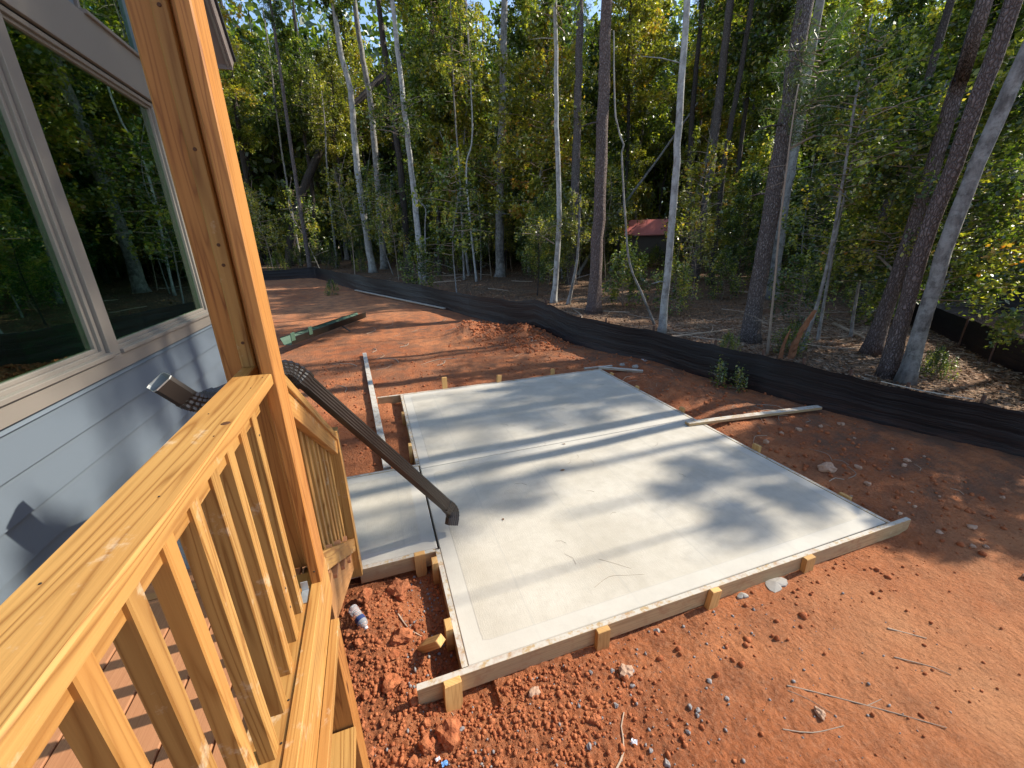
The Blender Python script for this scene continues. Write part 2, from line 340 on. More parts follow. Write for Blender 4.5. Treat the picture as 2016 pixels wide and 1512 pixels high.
def board_me(L, W, T, mat, ch=0.002, e0=0.0, e1=0.0):
    """plank along +X from 0..L, width W in Y (centred), thickness T in Z (centred); e0/e1 slant the ends (dx per metre of Z)"""
    key = (round(L, 4), round(W, 4), round(T, 4), mat, ch, round(e0, 4), round(e1, 4))
    if key in _bm: return _bm[key]
    w, t = W / 2, T / 2; c = min(ch, w * .3, t * .3)
    cs = [(-w + c, -t), (w - c, -t), (w, -t + c), (w, t - c), (w - c, t), (-w + c, t), (-w, t - c), (-w, -t + c)]
    n = 8; V = []
    for xx, e in ((0, e0), (L, e1)):
        for (y, z) in cs: V.append((xx + e * z, y, z))
    F = [(i, (i + 1) % n, n + (i + 1) % n, n + i) for i in range(n)]
    F += [tuple(reversed(range(n))), tuple(range(n, 2 * n))]
    per = [0]
    for i in range(n):
        a, b = cs[i], cs[(i + 1) % n]; per.append(per[-1] + math.hypot(a[0] - b[0], a[1] - b[1]))
    uv = []
    for i in range(n): uv += [(0, per[i]), (0, per[i + 1]), (L, per[i + 1]), (L, per[i])]
    for q in list(reversed(cs)) + cs: uv.append((q[0] * 0.3 + 7, q[1] + 3.3))
    me = bpy.data.meshes.new('board'); me.from_pydata(V, [], F); me.materials.append(M[mat])
    ul = me.uv_layers.new(name='UVMap'); ul.data.foreach_set('uv', np.asarray(uv, np.float32).ravel()); me.update(); _bm[key] = me
    return me
def board(name, p0, p1, W, T, mat, parent=None, up=(0, 0, 1), **kw):
    """plank whose centreline runs p0->p1; T measured along `up`, W across"""
    p0 = Vector(p0); p1 = Vector(p1)
    o = link(name, board_me((p1 - p0).length, W, T, mat, **kw), parent); o.data.name = name
    return frame(o, p0, p1 - p0, up)
def box(name, x0, x1, y0, y1, z0, z1, mat, parent=None, along='y', ch=0.002):
    if along == 'y': return board(name, ((x0 + x1) / 2, y0, (z0 + z1) / 2), ((x0 + x1) / 2, y1, (z0 + z1) / 2), x1 - x0, z1 - z0, mat, parent, ch=ch)
    if along == 'x': return board(name, (x0, (y0 + y1) / 2, (z0 + z1) / 2), (x1, (y0 + y1) / 2, (z0 + z1) / 2), y1 - y0, z1 - z0, mat, parent, ch=ch)
    return board(name, ((x0 + x1) / 2, (y0 + y1) / 2, z0), ((x0 + x1) / 2, (y0 + y1) / 2, z1), y1 - y0, x1 - x0, mat, parent, up=(1, 0, 0), ch=ch)
def tube(pts, rad, ns=10, jit=0.0, seed=0, flare=0.0):
    """tapered tube through pts with radii rad -> V,F"""
    pts = [Vector(p) for p in pts]; V = []; F = []; r_ = random.Random(seed); prev = Vector((1, 0, 0))
    for i, p in enumerate(pts):
        d = (pts[min(i + 1, len(pts) - 1)] - pts[max(i - 1, 0)]).normalized()
        a = (prev - d * prev.dot(d)).normalized(); b = d.cross(a); prev = a
        for j in range(ns):
            t = 2 * math.pi * j / ns; rr = rad[i] * (1 + jit * (r_.random() - 0.5) * 2)
            if flare and i < 3: rr *= 1 + flare * (0.5 + 0.5 * math.sin(t * 4 + seed)) * (1 - i / 3)
            V.append(p + a * math.cos(t) * rr + b * math.sin(t) * rr)
    for i in range(len(pts) - 1):
        for j in range(ns): F.append((i * ns + j, i * ns + (j + 1) % ns, (i + 1) * ns + (j + 1) % ns, (i + 1) * ns + j))
    F.append(tuple(range(ns))[::-1]); F.append(tuple(range((len(pts) - 1) * ns, len(pts) * ns)))
    return V, F
def resample(pts, step):
    pts = [Vector(p) for p in pts]; out = [pts[0]]
    n = len(pts)
    for i in range(n - 1):
        p0, p1, p2, p3 = pts[max(i - 1, 0)], pts[i], pts[i + 1], pts[min(i + 2, n - 1)]
        m = max(1, int((p2 - p1).length / step))
        for s in range(1, m + 1):
            t = s / m
            out.append(0.5 * ((2 * p1) + (p2 - p0) * t + (2 * p0 - 5 * p1 + 4 * p2 - p3) * t * t + (3 * p1 - p0 - 3 * p2 + p3) * t ** 3))
    return out

# ------------------------------------------------------------------ terrain
FENCE = [(-15.0, 31.5, 0.6), (-6.83, 30.57, 0.6), (-3.52, 30.8, 0.72), (-0.72, 22.81, 0.80), (1.89, 17.34, 0.77), (3.13, 13.79, 0.74), (3.74, 11.86, 0.80),
         (4.30, 9.95, 0.78), (4.98, 8.01, 0.70), (5.40, 6.83, 0.66), (5.70, 5.48, 0.64), (5.88, 4.66, 0.61), (5.98, 4.05, 0.60), (6.18, 3.50, 0.57),
         (6.42, 2.95, 0.54), (6.62, 2.32, 0.53), (6.87, 1.85, 0.52), (7.3, 0.6, 0.54), (7.9, -1.5, 0.62), (8.6, -4.5, 0.62)]
def gbase(x, y):
    s = np.maximum(y - 9.0, 0); return -0.09 + 0.026 * np.minimum(s * s / (s + 6.0), 60)
def inside(x, y):
    poly = [(a, b) for a, b, _ in FENCE] + [(8.6, -9), (-15, -9)]
    c = np.zeros(x.shape, bool); n = len(poly); j = n - 1
    for i in range(n):
        xi, yi = poly[i]; xj, yj = poly[j]
        if yi != yj:
            c ^= ((yi > y) != (yj > y)) & (x < (xj - xi) * (y - yi) / (yj - yi) + xi)
        j = i
    return c
def rectd(x, y, x0, x1, y0, y1):
    dx = np.maximum(np.maximum(x0 - x, x - x1), 0); dy = np.maximum(np.maximum(y0 - y, y - y1), 0); return np.hypot(dx, dy)
def ground(x, y):
    x = np.asarray(x, float); y = np.asarray(y, float)
    z = gbase(x, y); r = np.hypot(x, y); near = np.clip(1.6 - r / 12, 0.12, 1)
    z = z + 0.05 * fbm(x * 0.35, y * 0.35, 3, 3) + 0.035 * fbm(x * 1.3, y * 1.3, 4, 9)
    fr = sstep(2.6, 1.3, y) * sstep(2.6, 0.3, x)                    # crumbly clay in front and in the pit
    cr = 0.5 - np.minimum(worley(x * 17, y * 17, 2), 1.0) + 0.5 * (0.5 - np.minimum(worley(x * 41, y * 41, 4), 1.0))
    z = z + near * (0.005 + 0.012 * fr) * cr + 0.009 * near * fbm(x * 14, y * 14, 3, 21)
    z = z - 0.035 * sstep(2.2, 1.5, y)
    mound = sstep(0.75, 0.1, np.hypot((x + 0.28) / 0.42, (y - 2.25) / 0.75)); z = z + 0.07 * mound + mound * 0.05 * (0.55 - np.minimum(worley(x * 8, y * 8, 7), 1))
    z = z + 0.04 * sstep(4.0, 4.5, x) * sstep(8, 6.5, y) + 0.10 * np.exp(-(((x - 4.75) / 0.5) ** 2 + ((y - 5.2) / 1.4) ** 2)) * (1 + fbm(x * 4, y * 4, 3, 5))
    z = z + 0.30 * np.exp(-(((x - 3.7) / 0.75) ** 2 + ((y - 9.9) / 1.0) ** 2)) * (1 + 0.9 * fbm(x * 3, y * 3, 4, 6)) \
          + 0.22 * np.exp(-(((x - 2.6) / 0.7) ** 2 + ((y - 11.2) / 1.2) ** 2)) * (1 + 0.9 * fbm(x * 3, y * 3, 4, 8))
    z = z + 0.10 * np.exp(-(((x - 0.8) / 1.6) ** 2 + ((y - 14) / 1.8) ** 2))
    ds = np.minimum(rectd(x, y, 0.22, 4.02, 1.62, 6.50), rectd(x, y, -1.5, 0.27, 2.68, 4.10))
    tr = sstep(0.24, 0.04, ds) * np.where(x < 0.4, 1.0, 0.35); z = z - 0.055 * tr
    w = sstep(0.10, 0.0, ds); z = np.where(ds < 0.1, z * (1 - w) + np.minimum(z, -0.115) * w, z)
    return z
def gz(x, y): return float(ground(np.array([x]), np.array([y]))[0])

a1 = np.linspace(R(-46), R(86), 640); a2 = np.linspace(R(86), R(314), 90)[1:-1]; ang = np.concatenate([a1, a2])
rr = np.concatenate([[0.05, 0.4, 0.7], np.geomspace(0.85, 9, 400), np.geomspace(9, 500, 170)[1:]])
A, Rr = np.meshgrid(ang, rr, indexing='ij'); GX = Rr * np.sin(A); GY = Rr * np.cos(A); GZ = ground(GX, GY)
na, nr = A.shape; V = np.stack([GX, GY, GZ], -1).reshape(-1, 3)
i, j = np.meshgrid(np.arange(na), np.arange(nr - 1), indexing='ij'); i2 = (i + 1) % na
F = np.stack([i * nr + j, i * nr + j + 1, i2 * nr + j + 1, i2 * nr + j], -1).reshape(-1, 4)
cx_ = V[F].mean(1); ins = inside(cx_[:, 0], cx_[:, 1])
far = sstep(12, 19, V[:, 1]) * (0.6 + fbm(V[:, 0] * .6, V[:, 1] * .6, 3, 33)); far = far + 0.75 * sstep(1.5, 3.2, V[:, 0]) * sstep(1.9, 1.1, V[:, 1]) * (0.75 + fbm(V[:, 0] * 2, V[:, 1] * 2, 4, 35)); lit = sstep(3.6, 5.2, V[:, 0]) * sstep(0.9, 1.9, V[:, 1]) + 0.75 * sstep(6.4, 7.5, V[:, 1])  # far: paler clay at the back; sunlit brightness of the right front painted in
def submesh(name, sel, mat):
    f = F[sel]; u, inv = np.unique(f.ravel(), return_inverse=True)
    me = npmesh(name, V[u], inv.reshape(-1, 4), M[mat], {'far': ('POINT', np.clip(far[u], 0, 1)), 'litter': ('POINT', np.clip(lit[u], 0, 1))}, True)
    return tag(link(name, me), kind='structure')
submesh('ground', ins, 'clay'); submesh('forest_floor', ~ins, 'floor_litter')
del A, Rr, GX, GY, GZ

# ------------------------------------------------------------------ concrete
def slab(name, x0, x1, y0, y1, parent, nx=46, ny=46):
    xs = sorted(set([x0, x1] + list(np.linspace(x0 + .006, x1 - .006, nx)))); ys = sorted(set([y0, y1] + list(np.linspace(y0 + .006, y1 - .006, ny))))
    V = []; idx = {}
    for a, x in enumerate(xs):
        for b, y in enumerate(ys):
            e = min(x - x0, x1 - x, y - y0, y1 - y); idx[a, b] = len(V); V.append((x, y, (-0.005 if e < .001 else 0) + 0.0012 * math.sin(x * 3.1) * math.cos(y * 2.3)))
    F = []; uv = []
    def U(v): return (min(v[0] - X0, X1 - v[0], v[1] - Y0, Y1 - v[1]), v[0])
    for a in range(len(xs) - 1):
        for b in range(len(ys) - 1): F.append((idx[a, b], idx[a + 1, b], idx[a + 1, b + 1], idx[a, b + 1]))
    X0, X1, Y0, Y1 = x0, x1, y0, y1
    n = len(V); cn = [idx[0, 0], idx[len(xs) - 1, 0], idx[len(xs) - 1, len(ys) - 1], idx[0, len(ys) - 1]]
    for c in cn: V.append((V[c][0], V[c][1], -0.10))
    for q in range(4): F.append((cn[q], n + q, n + (q + 1) % 4, cn[(q + 1) % 4]))
    for f in F:
        for v in f: uv.append(U(V[v]))
    return mk(name, V, F, M['concrete'], parent, uv)
pav = tag(empty('pavement', (0, 0, 0)), kind='structure')
slab('slab_panel', 0.262, 3.99, 1.672, 4.010, pav); slab('slab_panel', 0.262, 3.99, 4.019, 6.47, pav)
pth = tag(empty('path', (0, 0, 0)), kind='structure'); slab('slab_panel', -1.5, 0.245, 2.715, 4.075, pth)

def formb(p0, p1, label, z1=0.0, T=0.038, H=0.135, mat='oldpine'):
    o = board('form_board', (p0[0], p0[1], z1 - H / 2), (p1[0], p1[1], z1 - H / 2), T, H, mat); return tag(o, label, 'board')
formb((-0.04, 1.650), (4.23, 1.640), 'long pale form board along the front edge of the concrete patio, both ends sticking out', 0.004)
formb((0.241, 1.672), (0.241, 2.692), 'cement-smeared form board on the near left edge of the patio beside the dug pit', 0.002)
formb((-0.36, 2.694), (0.222, 2.694), 'short form board along the front edge of the small walkway slab, near the stair newel', 0.002)
formb((0.241, 4.13), (0.241, 6.47), 'form board on the far left edge of the patio beside the clay trench', 0.002)
formb((-0.14, 6.492), (4.05, 6.492), 'form board along the patio back edge, left end sticking out over clay', 0.002)
formb((4.012, 1.662), (4.012, 6.47), 'form board down the right edge of the patio facing the black fence', 0.002)
formb((-1.5, 4.097), (0.262, 4.097), 'form board along the back edge of the small walkway slab', 0.002)

def stake(x, y, top, label, ang=0, w=0.09, t=0.038, tilt=(0, 0), L=0.34, ax='x', grp='wooden stakes holding the form boards', wh=None):
    """pointed stake"""
    W, T = w / 2, t / 2; zb = -L
    V = [(-W, -T, 0), (W, -T, 0), (W, T, 0), (-W, T, 0), (-W, -T, -L * .45), (W, -T, -L * .45), (W, T, -L * .45), (-W, T, -L * .45), (-W * .12, -T, zb), (W * .12, -T, zb), (W * .12, T, zb), (-W * .12, T, zb)]
    c = 0.004
    V[0:4] = [(-W + c, -T + c, 0), (W - c, -T + c, 0), (W - c, T - c, 0), (-W + c, T - c, 0)]
    V += [(-W, -T, -c), (W, -T, -c), (W, T, -c), (-W, T, -c)]
    F = [(0, 1, 2, 3)]
    for a, b in (((0, 1, 2, 3), (12, 13, 14, 15)), ((12, 13, 14, 15), (4, 5, 6, 7)), ((4, 5, 6, 7), (8, 9, 10, 11))):
        for q in range(4): F.append((a[q], b[q], b[(q + 1) % 4], a[(q + 1) % 4]))
    F.append((11, 10, 9, 8)); uv = []
    for f in F:
        for v in f: uv.append((V[v][2], V[v][0] + V[v][1]))
    o = mk('wooden_stake', V, F, M['stake'], None, uv); o.location = (x, y, top); o.rotation_euler = (tilt[0], tilt[1], ang)
    tag(o, label, 'stake', grp); return o
Q = math.pi / 2
stake(0.155, 1.610, 0.012, 'leaning pointed stake outside the left end of the front form board', 0.1, 0.10, 0.045, (-0.10, 0.05))
stake(1.13, 1.607, 0.010, 'wooden stake against the front form board, second from its left end', 0, 0.09)
stake(2.04, 1.604, 0.012, 'wooden stake against the front form board, third from its left end', 0.03, 0.085, tilt=(0, 0.12))
stake(2.96, 1.602, 0.012, 'wooden stake against the front form board, nearest its right end above cement spill', 0.0, 0.095, tilt=(0, -0.05))
stake(4.055, 2.05, 0.02, 'low wooden stake on the right edge of the patio, nearest the front', Q, 0.10)
stake(4.055, 3.03, 0.07, 'tall lit stake on the patio right edge casting a square shadow on the slab', Q, 0.09)
stake(4.055, 4.27, 0.06, 'wooden stake on the right edge of the patio just behind the loose plank', Q, 0.08)
stake(4.055, 5.35, 0.03, 'small stake on the right edge of the patio, fourth from the front', Q, 0.07)
stake(4.055, 6.14, 0.03, 'small stake at the far right corner of the patio', Q, 0.08)
stake(0.98, 6.535, 0.20, 'upright stake behind the back edge of the patio, leftmost of three', 0.1, 0.085, tilt=(-.08, 0.03), L=0.4)
stake(1.97, 6.540, 0.12, 'tilted stake behind the back edge of the patio, middle of three', 0.3, 0.09, tilt=(-.2, 0.25), L=0.4)
stake(3.02, 6.540, 0.11, 'upright stake behind the back edge of the patio, rightmost of three', 0, 0.07, L=0.4)
stake(0.198, 5.62, 0.03, 'stake in the trench at the far left edge of the patio, farther one', Q, 0.10)
stake(0.196, 4.46, 0.09, 'stake in the trench beside the patio joint', Q, 0.085)
stake(0.06, 4.155, 0.06, 'stake behind the walkway slab under the long brown pipe', 0, 0.10)
stake(0.095, 2.650, 0.045, 'stake in front of the walkway form board, left of the slab corner', 0, 0.085, 0.045, L=0.38)
stake(0.196, 2.53, 0.05, 'stake on the left edge of the patio just in front of the walkway corner', Q, 0.075, 0.045, L=0.38)
stake(0.196, 1.96, 0.035, 'thick stake at the near left corner of the patio, behind the slanted one', Q, 0.09, 0.045, L=0.30)
stake(0.135, 1.865, 0.03, 'long slanted kicker stake leaning down into the pit from the patio corner', -0.75, 0.05, 0.06, (0, 0.85), L=0.36)

def plank(p0, p1, w, t, label, mat='grey_wood', lift=0.0):
    a = Vector((*p0, 0)); b = Vector((*p1, 0))
    a.z = gz(*p0) + t / 2 + lift if len(p0) == 2 else 0; b.z = gz(*p1) + t / 2 + lift
    return tag(board('loose_plank', a, b, w, t, mat), label, 'plank')
def plank3(a, b, w, t, label, mat='grey_wood'): return tag(board('loose_plank', a, b, w, t, mat), label, 'plank')
plank3((3.78, 3.86, 0.024), (5.93, 3.62, 0.030), 0.09, 0.038, 'loose weathered plank from the patio joint across the dirt to the black fence', 'oldpine')
plank3((-0.36, 9.70, -0.03), (-0.09, 4.20, -0.035), 0.085, 0.038, 'long grey plank on the clay left of the patio, ending behind the walkway')
plank3((4.02, 6.56, 0.02), (4.72, 6.10, -0.01), 0.085, 0.038, 'short grey board lying off the far right corner of the patio')
plank3((3.75, 6.64, 0.0), (4.35, 6.60, 0.0), 0.05, 0.03, 'thin weathered offcut behind the back right corner of the patio')
plank((-0.83, 22.35), (2.50, 15.15), 0.10, 0.04, 'long pale board lying along the foot of the fence far back', lift=0.04)
plank((-0.1, 22.0), (1.1, 19.4), 0.10, 0.04, 'shorter brown board between the pale board and the far fence', 'oldpine', 0.04)
plank((3.55, 12.95), (4.85, 9.55), 0.09, 0.03, 'whitish strip lying at the foot of the fence behind the clay mound', lift=0.12)
o = plank((4.80, 9.35), (5.05, 8.75), 0.09, 0.03, 'short end of whitish strip showing beyond the clay mound', lift=0.06)
tag(mk('wood_wedge', [(0, 0, 0), (.30, .02, .0), (.20, -.22, 0), (0, 0, .04), (.30, .02, .04), (.20, -.22, .04)], [(0, 2, 1), (3, 4, 5), (0, 1, 4, 3), (1, 2, 5, 4), (2, 0, 3, 5)], M['stake'],
       None, [(0, 0)] * 18), 'triangular wood offcut lying on the clay near the fence', 'offcut').location = (4.95, 8.45, gz(5.05, 8.4) + .01)

# ------------------------------------------------------------------ deck, railing, post, stairs
DZ = 1.06
deck = tag(empty('deck', (-0.95, 0, 0)), 'brown composite-board deck floor beside the house with treated-pine rim', 'deck')
def dk(f, *a, **k):
    o = f(*a, **k); o.parent = deck; m = o.matrix_basis.copy(); m.translation -= Vector((-0.95, 0, 0)); o.matrix_basis = m; return o
xb = -0.437 - 0.0685
ys = -2.6
for i in range(8):
    x1 = -0.433 - i * 0.1385; dk(box, 'deck_board', x1 - 0.133, x1, ys, 1.585, DZ - 0.025, DZ, 'deck', ch=0.003)
dk(box, 'rim_board', -0.372, -0.334, ys, 1.56, 0.889, 1.094, 'pine'); dk(box, 'outer_ledger', -0.3335, -0.301, ys, 1.42, 0.852, 0.889, 'pine')
dk(box, 'deck_joist', -0.43, -0.3755, ys, 1.60, 0.85, 1.03, 'pine')
dk(box, 'end_rim', -1.50, -0.45, 1.588, 1.626, 0.85, 1.064, 'tread', along='x')
dk(box, 'support_post', -0.435, -0.302, 1.285, 1.41, -0.15, 0.884, 'post', along='z')
dk(box, 'cross_brace', -0.44, -0.296, 0.30, 1.275, 0.395, 0.435, 'pine')
dk(box, 'support_post', -0.435, -0.302, -0.75, -0.62, -0.15, 0.884, 'post', along='z')
dk(box, 'joist_beam', -1.5, -0.44, 1.30, 1.39, 0.62, 0.84, 'pine', along='x')

rail = tag(empty('deck_railing', (-0.4, 0, DZ)), 'treated pine deck railing with flat cap and square balusters running to the corner post', 'railing')
def rl(o):
    o.parent = rail; m = o.matrix_basis.copy(); m.translation -= Vector((-0.4, 0, DZ)); o.matrix_basis = m; return o
rl(box('rail_cap', -0.4555, -0.343, ys, 1.418, 1.927, 1.965, 'pine', ch=0.004)); rl(box('rail_cap', -0.4555, -0.4135, 1.4185, 1.5695, 1.927, 1.9645, 'pine', ch=0.002))
rl(box('top_rail', -0.437, -0.399, ys, 1.418, 1.838, 1.926, 'pine')); rl(box('bottom_rail', -0.480, -0.3735, ys, 1.5, 1.048, 1.086, 'pine'))
yy = 1.315
bal = None
while yy > ys:
    if bal is None: bal = box('baluster', -0.4265, -0.3885, yy - .019, yy + .019, 1.0865, 1.925, 'pine', along='z', ch=0.003); rl(bal)
    else:
        o = bal.copy(); COL.objects.link(o); o.parent = rail; m = bal.matrix_basis.copy(); m.translation.y += yy - 1.315; o.matrix_basis = m
    for s in (0, 1):
        if 0.3 < yy < 1.4: pass
    yy -= 0.1165
V, F_ = tube([(-0.400, 1.405, 1.087), (-0.398, 1.36, 1.092), (-0.396, 1.32, 1.09)], [0.012, 0.015, 0.012], 8)
rl(mk('steel_bracket', [(-.402, 1.335, 1.088), (-.378, 1.335, 1.088), (-.378, 1.40, 1.088), (-.402, 1.40, 1.088), (-.402, 1.335, 1.092), (-.378, 1.335, 1.092), (-.378, 1.40, 1.092), (-.402, 1.40, 1.092),
                        (-.402, 1.398, 1.13), (-.378, 1.398, 1.13), (-.402, 1.403, 1.13), (-.378, 1.403, 1.13)],
      [(4, 5, 6, 7), (0, 1, 5, 4), (1, 2, 6, 5), (3, 0, 4, 7), (7, 6, 9, 8), (8, 9, 11, 10), (6, 2, 11, 9), (2, 3, 10, 11)], M['galv']))
# staples in the bottom rail, nails and knots
def dot(loc, nrm, r, mat, name, par, pm):
    V = []; n = 8
    for q in range(n): V.append((math.cos(q * math.pi / 4) * r, math.sin(q * math.pi / 4) * r, 0))
    for q in range(n): V.append((math.cos(q * math.pi / 4) * r * .8, math.sin(q * math.pi / 4) * r * .8, .0012))
    F = [tuple(range(8, 16))] + [(q, (q + 1) % n, n + (q + 1) % n, n + q) for q in range(n)]
    o = mk(name, V, F, M[mat], par); q_ = Vector(nrm).to_track_quat('Z', 'Y').to_matrix().to_4x4(); q_.translation = Vector(loc) - Vector(pm); o.matrix_basis = q_; return o
for y_ in (0.98, 0.865, 0.63, 0.51): dot((-0.384, y_, 1.0865), (0, 0, 1), 0.0035, 'nail', 'nail', rail, (-0.4, 0, DZ))
for x_, y_ in ((-0.42, 1.1), (-0.37, 1.28), (-0.375, 0.72), (-0.365, 0.95), (-0.43, 0.55), (-0.36, 1.38)): dot((x_, y_, 1.9652), (0, 0, 1), 0.0018, 'nail', 'nail', rail, (-0.4, 0, DZ))
dot((-0.362, 1.02, 1.9648), (0, 0, 1), 0.011, 'knot', 'knot', rail, (-0.4, 0, DZ))
for y_, z_ in ((1.315, 1.80), (1.198, 1.30), (1.198, 1.22), (1.315, 1.24)): dot((-0.3883, y_, z_), (1, 0, 0), 0.004, 'nail', 'nail', rail, (-0.4, 0, DZ))

PT = 4.6
post = tag(empty('porch_post', (-0.42, 1.6, DZ)), 'tall golden-orange porch post of joined timbers at the deck corner', 'post')
def pp(o): o.parent = post; m = o.matrix_basis.copy(); m.translation -= Vector((-0.42, 1.6, DZ)); o.matrix_basis = m; return o
pp(box('post_body', -0.522, -0.372, 1.572, 1.712, DZ, PT, 'post', along='z', ch=0.006)); pp(box('corner_stud', -0.3715, -0.3335, 1.42, 1.548, 1.0945, PT, 'post', along='z', ch=0.004))
pp(box('filler_strip', -0.4535, -0.4135, 1.530, 1.5705, 1.966, PT, 'pine', along='z', ch=0.004)); pp(box('inner_stud', -0.4125, -0.3735, 1.548, 1.5705, 1.0945, PT, 'post', along='z', ch=0.004))
for z_ in (2.05, 2.30, 2.36, 2.62, 2.95): dot((-0.433, 1.5297, z_), (0, -1, 0), 0.0055, 'knot', 'knot', post, (-0.42, 1.6, DZ))
dot((-0.352, 1.4197, 1.15), (0, -1, 0), 0.004, 'nail', 'nail', post, (-0.42, 1.6, DZ))

st = tag(empty('staircase', (-0.9, 1.63, 0)), 'wooden steps descending from the deck to the small walkway slab', 'stairs')
def stp(o): o.parent = st; m = o.matrix_basis.copy(); m.translation -= Vector((-0.9, 1.63, 0)); o.matrix_basis = m; return o
for i in range(5):
    z = DZ - 0.1767 * (i + 1); y0 = 1.63 + 0.254 * i
    stp(box('tread', -1.48, -0.395 + .03, y0 - 0.0, y0 + 0.285, z - 0.025, z, 'deck', along='x')); stp(box('riser', -1.48, -0.40, y0 + .256, y0 + .276, z - 0.172, z - 0.027, 'tread', along='x'))
for xx in (-1.50, -0.95, -0.405):
    P = [(1.63, DZ - .177 - .03)]
    for i in range(5):
        z = DZ - 0.1767 * (i + 1) - 0.026; y0 = 1.63 + 0.254 * i; P += [(y0 + 0.254, z), (y0 + 0.254, z - 0.1767)]
    P = P[:-1] + [(1.63 + 1.27, 0.01), (1.63 + 1.12, 0.01), (1.63, 0.58)]
    n = len(P); V = [(xx - .019, a, b) for a, b in P] + [(xx + .019, a, b) for a, b in P]
    F_ = [tuple(range(n))[::-1], tuple(range(n, 2 * n))] + [(i, (i + 1) % n, n + (i + 1) % n, n + i) for i in range(n)]
    uv = [(V[v][1] * .8 - V[v][2] * .6, V[v][2] * .8 + V[v][1] * .6) for f in F_ for v in f]
    o = mk('stringer', V, F_, M['tread'], None, uv); stp(o)
sr = tag(empty('stair_railing', (-0.38, 2.65, 0)), 'sloping pine stair railing with balusters and square newel beyond the porch post', 'railing')
def sp_(o): o.parent = sr; m = o.matrix_basis.copy(); m.translation -= Vector((-0.38, 2.65, 0)); o.matrix_basis = m; return o
sp_(box('newel', -0.424, -0.335, 2.608, 2.692, 0.005, 1.205, 'pine', along='z', ch=0.004))
sl = (1.185 - 1.915) / (2.61 - 1.56)
def rs(y, z0=1.915): return z0 + sl * (y - 1.56)
nn = (0, -sl, 1)
sp_(board('rail_cap', (-0.385, 1.55, rs(1.55) - 0.019), (-0.385, 2.606, rs(2.606) - 0.019), 0.10, 0.036, 'pine', None, nn))
sp_(board('top_rail', (-0.366, 1.55, rs(1.55) - 0.092), (-0.366, 2.606, rs(2.606) - 0.092), 0.036, 0.088, 'pine', None, nn))
sp_(board('bottom_rail', (-0.366, 1.55, 1.075), (-0.366, 2.606, 0.30), 0.038, 0.088, 'pine', None, nn))
for i in range(9):
    y = 1.64 + i * 0.1075; zb = 1.075 - (y - 1.55) * 0.734; 
    sp_(box('baluster', -0.424, -0.386, y - .019, y + .019, zb - .06, rs(y) - .04, 'pine', along='z', ch=0.003))
sp_(box('stair_skirt', -0.385, -0.347, 1.56, 1.70, 0.70, 0.885, 'tread'))

# ------------------------------------------------------------------ house
HX = -1.55
house = tag(empty('house', (HX, 4, 0)), 'blue-grey lap-sided house wall with large taupe-trimmed windows', 'house')
def hs(o, par=None):
    o.parent = par or house
    if par is None: m = o.matrix_basis.copy(); m.translation -= Vector((HX, 4, 0)); o.matrix_basis = m
    else: m = o.matrix_basis.copy(); m.translation -= Vector((HX, 4, 0)); o.matrix_basis = m
    return o
Y0, Y1 = -2.5, 6.35
WIN = [(2.97 - 2.05, 2.955), (3.115, 4.66)]
# wall core with openings (pieces behind the siding)
WT0 = HX - 0.16; WT1 = HX - 0.012
hs(box('wall', WT0, WT1, Y0, Y1, -0.3, 1.72, 'siding')); hs(box('wall', WT0, WT1, Y0, 0.85, 1.72, 6.6, 'siding', along='y'))
hs(box('wall', WT0, WT1, 4.75, Y1, 1.72, 4.55, 'siding')); hs(box('wall', WT0, WT1, 0.85, 4.75, 3.56, 3.80, 'siding'))
hs(box('wall', WT0, WT1, 0.85, 3.90, 3.80, 6.6, 'siding'))
# siding boards
def lap(z, y0, y1, h=0.178):
    t0, t1 = 0.003, 0.020
    V = []
    for y in (y0, y1): V += [(HX - .012, y, z), (HX - .012 + t1, y, z), (HX - .012 + t0, y, z + h + .01), (HX - .012, y, z + h + .01)]
    F_ = [(0, 3, 2, 1), (4, 5, 6, 7), (0, 1, 5, 4), (1, 2, 6, 5), (2, 3, 7, 6)]
    return hs(mk('siding_board', V, F_, M['siding']))
z = 1.623 - 0.178 * 10
while z < 1.60: lap(z, Y0, Y1 - .1); z += 0.178
lap(1.623, Y0, Y1 - .1, 0.02)
z = 1.623
while z < 4.5: lap(z, 4.80, Y1 - .1) if z > 1.63 else None; z += 0.178
hs(box('corner_trim', HX - .014, HX + .022, Y1 - .1, Y1 + .01, -0.3, 4.5, 'trim', along='z'))
